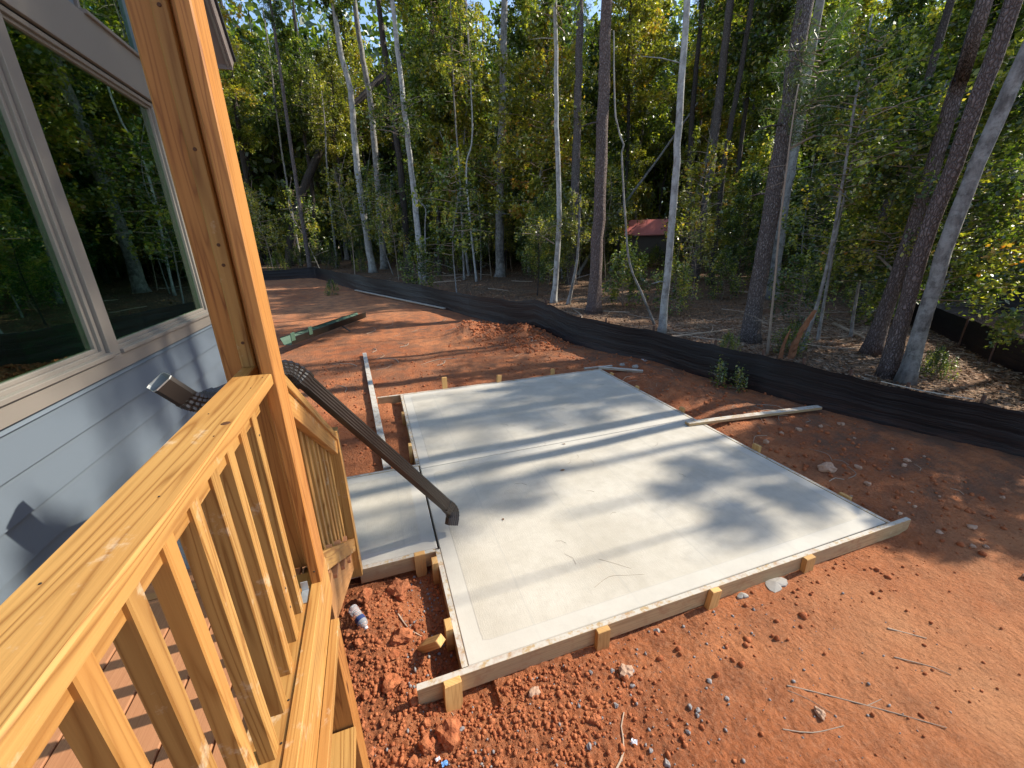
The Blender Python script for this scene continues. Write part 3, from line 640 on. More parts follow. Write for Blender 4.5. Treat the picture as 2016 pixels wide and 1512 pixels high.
# trim bands
hs(box('window_apron', HX - .012, HX + .018, 0.80, 4.80, 1.652, 1.745, 'trim')); hs(box('header_trim', HX - .012, HX + .016, 0.80, 4.80, 3.512, 3.792, 'trim'))
hs(box('side_trim', HX - .012, HX + .017, 4.70, 4.80, 1.747, 3.510, 'trim', along='z')); hs(box('mullion', HX - .03, HX + .016, 2.985, 3.085, 1.747, 3.510, 'trim', along='z'))
def window(y0, y1, z0, z1, f=0.045, sash=0.04, split=None):
    w = hs(box('window', HX - 0.07, HX - 0.004, y0, y0 + f * .6, z0, z1, 'trim', along='z')); inv = w.matrix_basis.inverted()
    def sub(o):
        m = o.matrix_basis.copy(); m.translation -= Vector((HX, 4, 0)); o.parent = w; o.matrix_basis = inv @ m; return o
    sub(box('frame', HX - 0.07, HX - 0.004, y1 - f * .6, y1, z0, z1, 'trim', along='z')); sub(box('frame', HX - 0.07, HX - 0.004, y0 + f * .6, y1 - f * .6, z1 - f * .6, z1, 'trim'))
    sub(box('frame', HX - 0.07, HX - 0.004, y0 + f * .6, y1 - f * .6, z0, z0 + f * .5, 'trim')); a, b, c, d = y0 + f * .6, y1 - f * .6, z0 + f * .5, z1 - f * .6
    s = sash * .5
    sub(box('sash', HX - 0.055, HX - 0.022, a, a + s, c, d, 'trim', along='z')); sub(box('sash', HX - 0.055, HX - 0.022, b - s, b, c, d, 'trim', along='z'))
    sub(box('sash', HX - 0.055, HX - 0.022, a + s, b - s, c, c + s, 'trim')); sub(box('sash', HX - 0.055, HX - 0.022, a + s, b - s, d - s, d, 'trim'))
    g = box('pane', HX - 0.044, HX - 0.040, a + s - .005, b - s + .005, c + s - .005, d - s + .005, 'glass', ch=0.0003); sub(g)
    sub(box('sill', HX - 0.004, HX + 0.035, y0 - .01, y1 + .01, z0 - .02, z0 + .004, 'trim'))
    return w
window(0.88, 2.98, 1.765, 3.50); window(3.09, 4.70, 1.765, 3.50); window(3.93, 5.6, 3.81, 5.6)
# eave / rake at the far gable end: 12:12-ish slope falling away from the camera
rk = hs(empty('rake_overhang', (HX, 4, 0)))
def rp(name, x0, x1, d0, d1, mat):
    """slab following the rake line; d0..d1 = offsets perpendicular to it"""
    s = R(50); yb, zb = 6.49, 4.37; uy, uz = -math.cos(s), math.sin(s); ny, nz = math.sin(s), math.cos(s); Lr = 4.0
    V = []
    for x in (x0, x1):
        for (l, d) in ((0, d0), (Lr, d0), (Lr, d1), (0, d1)): V.append((x - HX, yb + uy * l + ny * d - 4, zb + uz * l + nz * d))
    F_ = [(3, 2, 1, 0), (4, 5, 6, 7), (0, 1, 5, 4), (1, 2, 6, 5), (2, 3, 7, 6), (3, 0, 4, 7)]
    return mk(name, V, F_, M[mat], rk)
rk.location = (0, 0, 0)
rp('soffit', HX, -1.272, 0.0, 0.02, 'soffit'); rp('rake_board', -1.270, -1.248, -0.012, 0.16, 'soffit'); rp('frieze_mould', -1.300, -1.2725, -0.02, -0.002, 'trim'); rp('shingle_edge', HX - .2, -1.222, 0.163, 0.195, 'shingle')
V = [(HX, 6.49, 4.35), (-1.25, 6.49, 4.35), (-1.25, 6.52, 4.53), (HX, 6.52, 4.53), (HX, 6.47, 4.35), (-1.25, 6.47, 4.35), (-1.25, 6.47, 4.53), (HX, 6.47, 4.53)]
mk('rake_return', [(a - HX, b - 4, c) for a, b, c in V], [(0, 1, 2, 3), (4, 7, 6, 5), (0, 4, 5, 1), (1, 5, 6, 2), (2, 6, 7, 3), (3, 7, 4, 0)], M['soffit'], rk)
# interior seen through the glass
hs(box('room_floor', -6.0, HX - .17, 0.0, 6.2, 1.02, 1.06, 'inner_floor')); hs(box('room_wall', -6.1, -6.0, 0.0, 6.2, 1.0, 6.5, 'drywall')); hs(box('room_wall', -6.0, HX - .17, 6.2, 6.3, 1.0, 6.5, 'drywall'))
hs(box('room_wall', -6.0, HX - .17, -0.1, 0.0, 1.0, 6.5, 'drywall')); hs(box('room_ceiling', -6.1, HX - .17, -0.1, 6.3, 6.5, 6.6, 'drywall')); hs(box('roof', -6.4, HX - .17, -2.6, 6.4, 6.7, 6.8, 'shingle'))
hs(box('partition', -2.6, -2.5, 3.9, 5.0, 1.06, 3.9, 'green_board', along='z')); hs(box('partition', -4.6, -2.4, 5.3, 5.4, 1.06, 4.2, 'drywall', along='x'))
for x_, y_, m_ in ((-2.3, 4.55, 'green_board'), (-2.8, 3.6, 'stud'), (-3.4, 4.3, 'stud'), (-2.35, 1.9, 'stud')): hs(box('wall_stud', x_ - .045, x_ + .045, y_ - .02, y_ + .02, 1.06, 3.9, m_, along='z'))
hs(box('far_wall', -6.1, WT0, Y1 - .16, Y1, -0.3, 4.4, 'siding'))

# ------------------------------------------------------------------ downspout
def prof(w, h, n=6, groove=True, s=1.0):
    """corrugated rectangular section"""
    P = []; w2, h2 = w / 2 * s, h / 2 * s; r = 0.012
    def side(x0, y0, x1, y1, nx, ny, ng):
        m = 6 * ng
        for q in range(m):
            t = q / m; d = 0.0055 * (0.5 - 0.5 * math.cos(2 * math.pi * t * ng)) if groove else 0
            P.append((x0 + (x1 - x0) * t - nx * d, y0 + (y1 - y0) * t - ny * d))
    side(-w2 + r, -h2, w2 - r, -h2, 0, -1, 4); side(w2, -h2 + r, w2, h2 - r, 1, 0, 3); side(w2 - r, h2, -w2 + r, h2, 0, 1, 4); side(-w2, h2 - r, -w2, -h2 + r, -1, 0, 3)
    return P
def sweep(name, pts, up, parent, base, groove=True, crimp=0.0, w=0.102, h=0.076, scale=1.0, mat='brown_metal', inner=None, cap=True):
    pts = [Vector(p) for p in pts]; V = []; F_ = []; up = Vector(up); n = None
    for i, p in enumerate(pts):
        d = (pts[min(i + 1, len(pts) - 1)] - pts[max(i - 1, 0)]).normalized(); a = up.cross(d).normalized(); b = d.cross(a)
        s = scale * (1 + (crimp * (1 if i % 2 else -1) if 0 < i < len(pts) - 1 else 0)); P = prof(w, h, groove=groove, s=s); n = len(P)
        for (x, y) in P: V.append(p + a * x + b * y - Vector(base))
    for i in range(len(pts) - 1):
        for j in range(n): F_.append((i * n + j, i * n + (j + 1) % n, (i + 1) * n + (j + 1) % n, (i + 1) * n + j))
    o = mk(name, V, F_, M[mat], parent, None, False)
    sol = o.modifiers.new('thickness', 'SOLIDIFY'); sol.thickness = 0.0016; sol.offset = -1
    if inner: o.data.materials.append(M[inner]); sol.material_offset = 1; sol.material_offset_rim = 1
    return o
Bp = Vector((0.43, 2.88, 0.0)); ds = tag(empty('downspout', Bp), 'dark brown corrugated downspout slanting over the stair railing down to the patio', 'downspout')
E1 = Vector((0.44, 2.885, 0.165)); T1 = Vector((-0.535, 2.60, 1.680)); E2 = Vector((-0.822, 2.08, 1.664)); O1 = Vector((-0.912, 2.02, 1.815))
dirp = (T1 - E1).normalized(); upv = Vector((0.45, -0.75, 0.45))
def bend(p, d0, d1, r=0.10, n=11):
    """rounded corner at p from direction d0 into d1"""
    d0 = d0.normalized(); d1 = d1.normalized(); th = d0.angle(d1); tl = r * math.tan(th / 2); a = p - d0 * tl; b = p + d1 * tl
    return [(a * (1 - t) ** 2 + p * 2 * t * (1 - t) + b * t * t) for t in np.linspace(0, 1, n)]
o1 = Vector((-0.30, -0.42, -0.80)).normalized()
b1 = bend(E1 + dirp * .03, -dirp, o1, 0.09)
sweep('elbow', [b1[0] + dirp * .05] + b1 + [b1[-1] + o1 * 0.055], upv, ds, Bp, True, 0.03, inner='pipe_inside', scale=1.03)
b2 = bend(T1, dirp, E2 - T1, 0.16, 13)
sweep('elbow', [b2[0] - dirp * .04] + b2 + [b2[-1] + (E2 - T1).normalized() * .06], upv, ds, Bp, True, 0.05, scale=1.05)
sweep('pipe', [b1[0] + dirp * .02, (E1 + T1) / 2, b2[0]], upv, ds, Bp, True, scale=.92)
b3 = bend(E2, E2 - T1, O1 - E2, 0.13, 15); mo = O1 - b3[-1]
sweep('pipe', [b2[-1] + (E2 - T1).normalized() * .02, b3[0]], (0.1, 0.1, 1), ds, Bp, True, inner='pipe_inside')
sweep('elbow', [b3[0] - (E2 - T1).normalized() * .05] + b3, (0.1, 0.1, 1), ds, Bp, True, 0.04, inner='pipe_inside', scale=1.16)
sweep('elbow_mouth', [b3[-1], O1], (0.1, 0.1, 1), ds, Bp, False, 0, inner='pipe_inside', scale=1.16)
sweep('cut_rim', [O1 - mo.normalized() * .002, O1 + mo.normalized() * .003], (0.1, 0.1, 1), ds, Bp, False, 0, mat='cut_metal', scale=1.17)

# gutter lying upside on the clay
g0 = Vector((-2.12, 10.75, 0.10)); g1 = Vector((-0.42, 14.0, 0.12)); gd = g1 - g0; gt = tag(empty('gutter', g0), 'black length of gutter with green inside lying on the red clay behind the railing', 'gutter')
frame(gt, g0, gd)
Lg = gd.length; P = [(-0.13, 0.19), (-0.14, 0.18), (-0.125, 0.02), (-0.09, 0.0), (0.10, 0.0), (0.13, 0.08), (0.17, 0.17), (0.14, 0.195)]
V = [(0, y, z) for y, z in P] + [(Lg, y, z) for y, z in P]; n = len(P)
o = mk('gutter_channel', V, [(i, i + 1, n + i + 1, n + i) for i in range(n - 1)], M['gutter_black'], gt); so = o.modifiers.new('thickness', 'SOLIDIFY'); so.thickness = 0.005; so.offset = -1
o.data.materials.append(M['gutter_green']); so.material_offset = 1
for u in (0.5, 1.15, 1.8, 2.6, 3.2):
    a = box('hanger', u - .02, u + .02, -0.13, 0.14, 0.175, 0.187, 'gutter_green', along='y'); a.parent = gt
for u, zz in ((0.06, 0.16), (0.75, 0.17)):
    a = box('end_tab', u - .07, u + .07, -0.15, -0.13, 0.10, 0.30, 'gutter_green', along='x'); a.parent = gt
tag(board('metal_strap', (-1.25, 13.0, 0.27), (-0.75, 12.35, 0.02), 0.05, 0.012, 'gutter_black'), 'dark metal strap lying across the gutter', 'strap')

# ------------------------------------------------------------------ silt fences
def silt_fence(name, pts, label, lean=(0, 0), posts=True, cord=False, seed=1, side=-1):
    P = [Vector((a, b, h)) for a, b, h in pts]; root = tag(empty(name, (P[0].x, P[0].y, gz(P[0].x, P[0].y))), label, 'fence'); base = root.location.copy()
    cols = []; r_ = random.Random(seed); s = 0; nz = 15
    for i in range(len(P) - 1):
        a, b = P[i], P[i + 1]; L = math.hypot(b.x - a.x, b.y - a.y); m = max(6, int(L / 0.09))
        for q in range(m + (1 if i == len(P) - 2 else 0)):
            t = q / m; cols.append((a.x + (b.x - a.x) * t, a.y + (b.y - a.y) * t, a.z + (b.z - a.z) * t - 0.03 * min(L, 3) / 3 * math.sin(math.pi * t), s + L * t, t, (b - a)))
        s += L
    C_ = np.array([(c[0], c[1], c[2], c[3], c[4]) for c in cols]); gzv = ground(C_[:, 0], C_[:, 1])
    V = []; uv_ = []; idx = 0; Wv = []
    for ci, c in enumerate(cols):
        d = Vector((c[5].x, c[5].y, 0)).normalized(); nrm = Vector((d.y, -d.x, 0))
        for k_ in range(nz):
            t = k_ / (nz - 1); sN = c[3]
            u = 0.04 * (1 - t) ** 1.5 + 0.02 * math.sin(sN * 1.3 + t * 3) + 0.007 * math.sin(t * 21 + sN * 0.7 + 2 * math.sin(sN * .35)) * (1 - t * .6) + 0.003 * math.sin(t * 43 + sN * 2.1) + 0.012 * math.sin(sN * 9 + 2 * math.sin(sN * 1.7)) * (t - .3) * math.exp(-6 * min(c[4], 1 - c[4]))
            u += 0.04 * math.sin(math.pi * c[4]) * (0.3 + t)
            x = c[0] + nrm.x * (u) * side * -1 + lean[0] * t; y = c[1] + nrm.y * (u) * side * -1 + lean[1] * t
            V.append((x - base.x, y - base.y, gzv[ci] - 0.05 + (c[2] + 0.05) * t - base.z)); Wv.append((sN, t))
    nc = len(cols); F_ = [(i * nz + j, (i + 1) * nz + j, (i + 1) * nz + j + 1, i * nz + j + 1) for i in range(nc - 1) for j in range(nz - 1)]
    F2 = np.array(F_); W2 = np.array(Wv)
    me = npmesh('fabric', V, F2, M['fabric'], None, True, W2[F2].reshape(-1, 2)); link('fabric', me, root)
    if posts:
        for i in range(len(P)):
            x, y, h = P[i]; g = gz(x, y)
            a = P[max(i - 1, 0)]; b = P[min(i + 1, len(P) - 1)]; d = (Vector((b.x, b.y, 0)) - Vector((a.x, a.y, 0))).normalized(); nrm = Vector((d.y, -d.x, 0))
            px, py = x + nrm.x * .075 * side, y + nrm.y * .075 * side
            o = box('fence_post', px - .016 - base.x, px + .016 - base.x, py - .016 - base.y, py + .016 - base.y, g - .2 - base.z, g + h + .07 - base.z, 'post_steel', along='z'); o.parent = root
    return root
silt_fence('silt_fence', FENCE, 'long black silt fence curving from the far left past the patio to the right edge')
silt_fence('silt_fence', [(14.6, 7.3, .62), (13.96, 6.42, .62), (12.48, 5.0, .62), (11.25, 4.0, .62), (10.2, 2.95, .62), (9.3, 1.9, .62)], 'short black silt fence behind the leaning trunks at the right, seen from its post side', seed=3, side=1)
silt_fence('silt_fence', [(14.6, 7.4, .62), (16.6, 7.5, .7), (18.6, 7.2, .75), (20.0, 6.2, .8), (21.5, 4.8, .8)], 'farthest black silt fence at the right edge beyond the bare clay patch', seed=4)
V, F_ = tube(resample([(9.0, 4.1, gz(9, 4.1) + .02), (7.9, 3.9, .12), (6.75, 2.75, gz(6.6, 2.9) + .66), (7.0, 2.3, gz(7, 2.3) + .55), (7.3, 2.0, gz(7.3, 2) + .02)], .15), [0.006] * 200, 5)
pts_ = resample([(6.34, 3.2, gz(6.34, 3.2) + .57), (6.46, 2.85, gz(6.46, 2.9) + .55), (6.62, 2.4, gz(6.62, 2.4) + .545)], .1)
V, F_ = tube(pts_, [0.006] * len(pts_), 5); tag(mk('cord', V, F_, M['rope']), 'pale cord tied along the top of the fence below the leaning trunks', 'cord')

# ------------------------------------------------------------------ clods, stones, sticks, litter
def rock(seed, r, squash=0.75, sub=2, rough=0.25):
    import bmesh
    bm = bmesh.new(); bmesh.ops.create_icosphere(bm, subdivisions=sub, radius=1); rs_ = np.random.default_rng(seed); ph = rs_.uniform(0, 9, 9); ax = rs_.uniform(.75, 1.25, 3)
    for v in bm.verts:
        c = v.co; d = 1 + rough * (math.sin(c.x * 3 + ph[0]) * math.sin(c.y * 3.3 + ph[1]) + .6 * math.sin(c.z * 6 + ph[2]) * math.sin(c.x * 7 + ph[3]) + .4 * math.sin(c.y * 13 + ph[4]) * math.sin(c.z * 12 + ph[5])) + rs_.uniform(-.05, .05)
        v.co = Vector((c.x * d * ax[0], c.y * d * ax[1], c.z * d * ax[2] * squash)) * r
    me = bpy.data.meshes.new('rock'); bm.to_mesh(me); bm.free(); return me
def clod(x, y, r, label, mat='lump', name='clay_clod', cat='clod', seed=0, grp=None, sub=3):
    me = rock(seed, r, 0.75, sub); me.materials.append(M[mat]); me.name = name
    me.polygons.foreach_set('use_smooth', [False] * len(me.polygons))
    o = link(name, me); o.location = (x, y, gz(x, y) + r * .35); o.rotation_euler = (0, 0, seed * 1.3); return tag(o, label, cat, grp)
clod(-0.09, 2.45, 0.075, 'biggest reddish clay block in the pit, in front of the walkway form board', seed=11)
clod(-0.10, 2.05, 0.065, 'knobbly orange clod in the middle of the pit left of the stakes', seed=12)
clod(-0.32, 2.42, 0.05, 'orange clod just behind the plastic bottle', seed=13)
clod(-0.19, 1.80, 0.05, 'round dark-shadowed clod at the lower middle of the pit', seed=14)
clod(0.10, 1.44, 0.055, 'large clay clod below the left end of the front form board', seed=15)
clod(-0.03, 1.42, 0.04, 'clay clod left of the large one below the front form board end', seed=16)
for i in range(26):
    x = random.uniform(-.5, .1); y = random.uniform(1.3, 2.55)
    clod(x, y, random.uniform(.012, .03), 'small red clay clod in the dug pit between the stairs and the patio', seed=20 + i, grp='small clods in the pit', sub=2)
clod(4.47, 2.50, 0.07, 'largest pale stone on the dirt right of the patio', 'tan_stone', 'stone', 'stone', 61)
clod(0.60, 1.47, 0.03, 'brown stone close in front of the front form board', 'tan_stone', 'stone', 'stone', 62)
clod(1.17, 1.40, 0.035, 'pinkish flat stone on the clay in front of the second stake', 'tan_stone', 'stone', 'stone', 63)
clod(0.86, 1.23, 0.03, 'brown lump half sunk in the clay near the bottom of the picture', 'lump', 'stone', 'stone', 64)
clod(2.05, 0.85, 0.03, 'pale stone on the sunlit clay at the lower right', 'tan_stone', 'stone', 'stone', 65)
for i in range(34):
    x = random.uniform(4.2, 5.8); y = random.uniform(0.8, 3.6)
    clod(x, y, random.uniform(.012, .035), 'small pale stone scattered on the dirt between patio and fence', 'tan_stone', 'stone', 'stone', 70 + i, 'stones between patio and fence', 2)
for i in range(30):
    x = random.gauss(0.9, .5); y = random.uniform(.85, 1.5)
    clod(x, y, random.uniform(.009, .016), 'grey pebble in the crumbly clay in front of the patio', 'grey_stone', 'pebble', 'pebble', 120 + i, 'grey pebbles in front of the patio', 2)
clod(4.72, 6.35, 0.06, 'pale concrete lump by the far right corner of the patio', 'cement_blob', 'concrete_lump', 'rubble', 200)
clod(4.55, 6.55, 0.045, 'smaller pale concrete lump behind the far right corner of the patio', 'cement_blob', 'concrete_lump', 'rubble', 201)
# cement spill under the front form
for (x, y, r, lb, s_) in ((2.62, 1.585, .085, 'grey-white cement spill under the front form board near its right end', 1), (2.30, 1.59, .035, 'small cement spill under the front form board left of the bigger one', 2), (1.55, 1.59, .02, 'tiny cement spill under the middle of the front form board', 3)):
    n = 16; V = [(0, 0, .02)]; rs_ = random.Random(s_)
    for q in range(n): a = q * 2 * math.pi / n; rq = r * (1 + .22 * math.sin(a * 2 + s_) + .18 * math.sin(a * 3 + 2 * s_) + .08 * math.sin(a * 7)); V.append((math.cos(a) * rq, math.sin(a) * rq * .75, .004))
    for q in range(n): V.append((V[q + 1][0] * 1.15, V[q + 1][1] * 1.15, -.03))
    F_ = [(0, q + 1, (q + 1) % n + 1) for q in range(n)] + [(q + 1, n + q + 1, n + (q + 1) % n + 1, (q + 1) % n + 1) for q in range(n)]
    o = mk('cement_spill', V, F_, M['cement_blob']); o.location = (x, y, gz(x, y) + .004); tag(o, lb, 'cement')
# crumbs and gravel, uncountable
def crumbs(name, N_, xs, ys, size, mat, dens, seed, label):
    r_ = np.random.default_rng(seed); X = r_.uniform(*xs, N_ * 4); Y = r_.uniform(*ys, N_ * 4); ok = r_.uniform(0, 1, N_ * 4) < dens(X, Y); X = X[ok][:N_]; Y = Y[ok][:N_]
    ok = (rectd(X, Y, .20, 4.05, 1.60, 6.52) > 0) & (rectd(X, Y, -1.5, .26, 2.66, 4.13) > 0); X = X[ok]; Y = Y[ok]; n = len(X)
    t = (1 + 5 ** .5) / 2; B = np.array([(-1, t, 0), (1, t, 0), (-1, -t, 0), (1, -t, 0), (0, -1, t), (0, 1, t), (0, -1, -t), (0, 1, -t), (t, 0, -1), (t, 0, 1), (-t, 0, -1), (-t, 0, 1)]) / 1.9
    FI = np.array([(0, 11, 5), (0, 5, 1), (0, 1, 7), (0, 7, 10), (0, 10, 11), (1, 5, 9), (5, 11, 4), (11, 10, 2), (10, 7, 6), (7, 1, 8), (3, 9, 4), (3, 4, 2), (3, 2, 6), (3, 6, 8), (3, 8, 9), (4, 9, 5), (2, 4, 11), (6, 2, 10), (8, 6, 7), (9, 8, 1)])
    s = size[0] + (size[1] - size[0]) * r_.uniform(0, 1, n) ** 3; Vv = B[None] * r_.uniform(.7, 1.25, (n, 12, 3)) * s[:, None, None] * r_.uniform(.6, 1.2, (n, 1, 3))
    z = ground(X, Y); Vv += np.stack([X, Y, z + s * .25], -1)[:, None]; Ff = FI[None] + (np.arange(n) * 12)[:, None, None]
    o = link(name, npmesh(name, Vv.reshape(-1, 3), Ff.reshape(-1, 3), M[mat])); tag(o, label, 'gravel', kind='stuff')
crumbs('clay_crumbs', 13000, (-.55, 4.0), (.55, 2.6), (.0025, .017), 'lump', lambda x, y: np.clip(1.1 - x * .75, .02, 1) * (0.35 + 1.3 * np.clip(fbm(x * 3, y * 3, 3, 71) + .5, 0, 1)), 5, 'crumbled red clay strewn in front of the patio and in the pit')
crumbs('clay_crumbs', 4000, (-1.2, 6.0), (1.2, 9.5), (.006, .03), 'lump', lambda x, y: np.where(x > 3.9, .9, .5) + 0 * x, 6, 'loose clay crumbs around the back and right of the patio')
crumbs('clay_crumbs', 2500, (1.6, 5.3), (8.3, 12.5), (.01, .05), 'lump', lambda x, y: np.clip(np.exp(-(((x - 3.6) / .9) ** 2 + ((y - 10.2) / 1.5) ** 2)) * 1.6, 0, 1), 9, 'broken clay lumps on the dug mound by the fence')
crumbs('gravel', 500, (-.3, 3.2), (.6, 1.6), (.004, .011), 'grey_stone', lambda x, y: np.clip(1 - x * .3, .05, 1), 8, 'fine grey gravel mixed into the clay in front of the patio')
crumbs('gravel', 160, (-.1, .22), (1.7, 2.65), (.005, .016), 'grey_stone', lambda x, y: 1 + 0 * x, 12, 'gravel in the trench along the left form board')

def stick(p, label, r=0.006, mat='stick', name='stick', grp=None, cat='stick', z=None, fork=False):
    pts = [(a, b, (gz(a, b) if z is None else z) + r * .9) for a, b in p]; q = resample(pts, .04 if r < .02 else .2)
    n = len(q); rd = [r * (1 - .55 * i / n) for i in range(n)]; V, F_ = tube(q, rd, 6, .12, 3); b0 = Vector(pts[0]); V = [v - b0 for v in V]
    if fork:
        m = n // 2; d = (q[-1] - q[0]); s = Vector((-d.y, d.x, 0)) * .25; q2 = resample([q[m], q[m] + d * .18 + s * .5, q[m] + d * .32 + s], .05); V2, F2 = tube(q2, [r * .5 * (1 - .5 * i / len(q2)) for i in range(len(q2))], 5)
        k0 = len(V); V += [v - b0 for v in V2]; F_ += [tuple(a + k0 for a in f) for f in F2]
    o = mk(name, V, F_, M[mat]); o.location = b0; return tag(o, label, cat, grp)
stick([(0.80, 0.98), (0.93, 1.06), (0.98, 1.16), (1.03, 1.21)], 'curved reddish root lying on the clay at the bottom centre', .006)
stick([(2.02, 1.02), (2.2, .90), (2.42, .74), (2.62, .58)], 'long bare stick on the sunlit clay at the lower right', .0045, 'twig', fork=True)
stick([(1.78, .86), (1.92, .80), (2.12, .77)], 'short dark twig left of the long stick on the sunlit clay', .0035, 'twig')
stick([(2.98, 1.06), (3.14, .93)], 'straight pale twig on the sunlit clay below the board end', .005)
stick([(2.80, .92), (2.96, .80), (3.0, .74)], 'crooked dark twig on the sunlit clay near the right edge', .004, 'twig')
stick([(0.13, 1.56), (0.16, 1.47)], 'thin twig standing off the leaning stake at the patio corner', .003)
stick([(-.12, 2.26), (-.05, 2.12), (.04, 2.04)], 'pale root curving over the pit edge beside the trench', .006)
stick([(2.0, 1.0), (2.06, .93), (2.12, .84)], 'thin dry stem crossing under the long stick', .002, 'twig')
for i in range(60):
    x = random.uniform(4.3, 6.3); y = random.uniform(.6, 7.0)
    if x > 5.3 + .3 * (y < 4): continue
    a = random.uniform(0, 3.14); L = random.uniform(.1, .35)
    stick([(x, y), (x + .5 * L * math.cos(a), y + .5 * L * math.sin(a)), (x + L * math.cos(a + .5), y + L * math.sin(a + .5))], 'dry twig or root on the shaded dirt between the patio and the fence', random.uniform(.003, .007), 'stick' if i % 2 else 'twig', 'twig', 'twigs between the patio and the fence', fork=i % 3 == 0)
for i in range(26):
    x = random.uniform(-.8, 4); y = random.uniform(7.2, 13); a = random.uniform(0, 3.14); L = random.uniform(.25, .8)
    stick([(x, y), (x + .5 * L * math.cos(a), y + .5 * L * math.sin(a)), (x + L * math.cos(a + .4), y + L * math.sin(a + .4))], 'dry twig or root on the clay behind the patio', random.uniform(.005, .012), 'stick' if i % 2 else 'twig', 'twig', 'twigs on the clay behind the patio', fork=i % 2 == 0)
for i in range(20):
    x = random.uniform(1.2, 3.8); y = random.uniform(3.2, 6.2) if i < 15 else random.uniform(1.8, 3); a = random.uniform(0, 3.14); L = random.uniform(.05, .14)
    stick([(x, y), (x + .5 * L * math.cos(a), y + .5 * L * math.sin(a)), (x + L * math.cos(a + .4), y + L * math.sin(a + .4))], 'fallen pine needle or thin twig lying on the concrete patio', .0010, 'twig', 'twig', 'needles and twigs on the patio', z=0.001)
stick([(1.25, 1.92), (1.4, 1.97), (1.52, 1.94), (1.66, 1.90)], 'long thin twig lying on the patio near the front edge', .0009, 'twig', 'twig', z=0.001)
stick([(1.42, 2.15), (1.5, 2.08), (1.6, 1.98)], 'short thin twig on the patio behind the long one near the front edge', .0009, 'twig', 'twig', z=0.001)
# bottle
bt = tag(empty('plastic_bottle', (-.40, 2.33, gz(-.40, 2.33) + .045)), 'crumpled clear plastic water bottle lying on the clay beside the deck', 'bottle')
R_ = [(0, .026), (.004, .031)] + [(0.01 + q * .0075, .0325 if q % 2 else .0295) for q in range(11)] + [(.095, .0325), (.13, .0325), (.15, .031), (.17, .022), (.185, .0125), (.19, .0125)]
V = []; n = 20
for x, r in R_:
    for q in range(n): V.append((x, math.cos(q * 2 * math.pi / n) * r, math.sin(q * 2 * math.pi / n) * r))
F_ = [(i * n + j, i * n + (j + 1) % n, (i + 1) * n + (j + 1) % n, (i + 1) * n + j) for i in range(len(R_) - 1) for j in range(n)] + [tuple(range(n))]
mk('bottle_body', V, F_, M['plastic'], bt, None, True)
def ring(name, x0, x1, r, mat):
    V = [(x, math.cos(q * 2 * math.pi / n) * r, math.sin(q * 2 * math.pi / n) * r) for x in (x0, x1) for q in range(n)]
    return mk(name, V, [(j, (j + 1) % n, n + (j + 1) % n, n + j) for j in range(n)] + [tuple(range(n))[::-1], tuple(range(n, 2 * n))], M[mat], bt, None, False)
ring('bottle_label', .098, .128, .0333, 'label'); ring('bottle_cap', .184, .20, .0145, 'white_plastic')
bt.rotation_euler = (0, R(12), R(-62))
def scrap(loc, mat, label, s, seed):
    r_ = random.Random(seed); V = []; m = 5
    for a in range(m):
        for b in range(m): V.append(((a / 4 - .5) * s, (b / 4 - .5) * s * .7, r_.uniform(0, s * .35)))
    o = mk('plastic_scrap', V, [(a * m + b, a * m + b + 1, (a + 1) * m + b + 1, (a + 1) * m + b) for a in range(m - 1) for b in range(m - 1)], M[mat]); so = o.modifiers.new('t', 'SOLIDIFY'); so.thickness = .001
    o.location = loc; o.rotation_euler = (0, .2, r_.uniform(0, 3)); return tag(o, label, 'litter')
scrap((0.05, 1.315, gz(.05, 1.315) + .01), 'blue_plastic', 'blue and white plastic wrapper on the clay at the bottom edge', .032, 3)
scrap((0.02, 1.34, gz(.02, 1.34) + .01), 'white_plastic', 'white torn bit beside the blue wrapper at the bottom edge', .022, 4)
scrap((5.2, 6.72, gz(5.2, 6.72) + .01), 'white_plastic', 'crumpled white plastic on the dirt beyond the far right patio corner', .13, 5)
scrap((1.0, 1.07, gz(1.0, 1.07) + .01), 'white_plastic', 'small white wood chip beside the curved root', .03, 6)
def dleaf(x, y, z, s, label, grp=None):
    V = [(-s, 0, .004), (-.3 * s, .45 * s, .0), (.4 * s, .35 * s, .006), (s, 0, .0), (.4 * s, -.35 * s, .004), (-.3 * s, -.45 * s, .008)]
    o = mk('dead_leaf', V, [(0, 1, 2, 3, 4, 5)], M['dead_leaf']); so = o.modifiers.new('t', 'SOLIDIFY'); so.thickness = .001; o.location = (x, y, z); o.rotation_euler = (0, 0, x * 9); return tag(o, label, 'leaf', grp)
dleaf(1.72, 3.42, .004, .028, 'curled brown leaf on the patio near the cross joint'); dleaf(0.86, 2.86, .004, .018, 'small dry leaf on the patio right of the downspout mouth'); dleaf(2.0, 3.96, .004, .022, 'small leaf lying on the patio cross joint')
#VEG

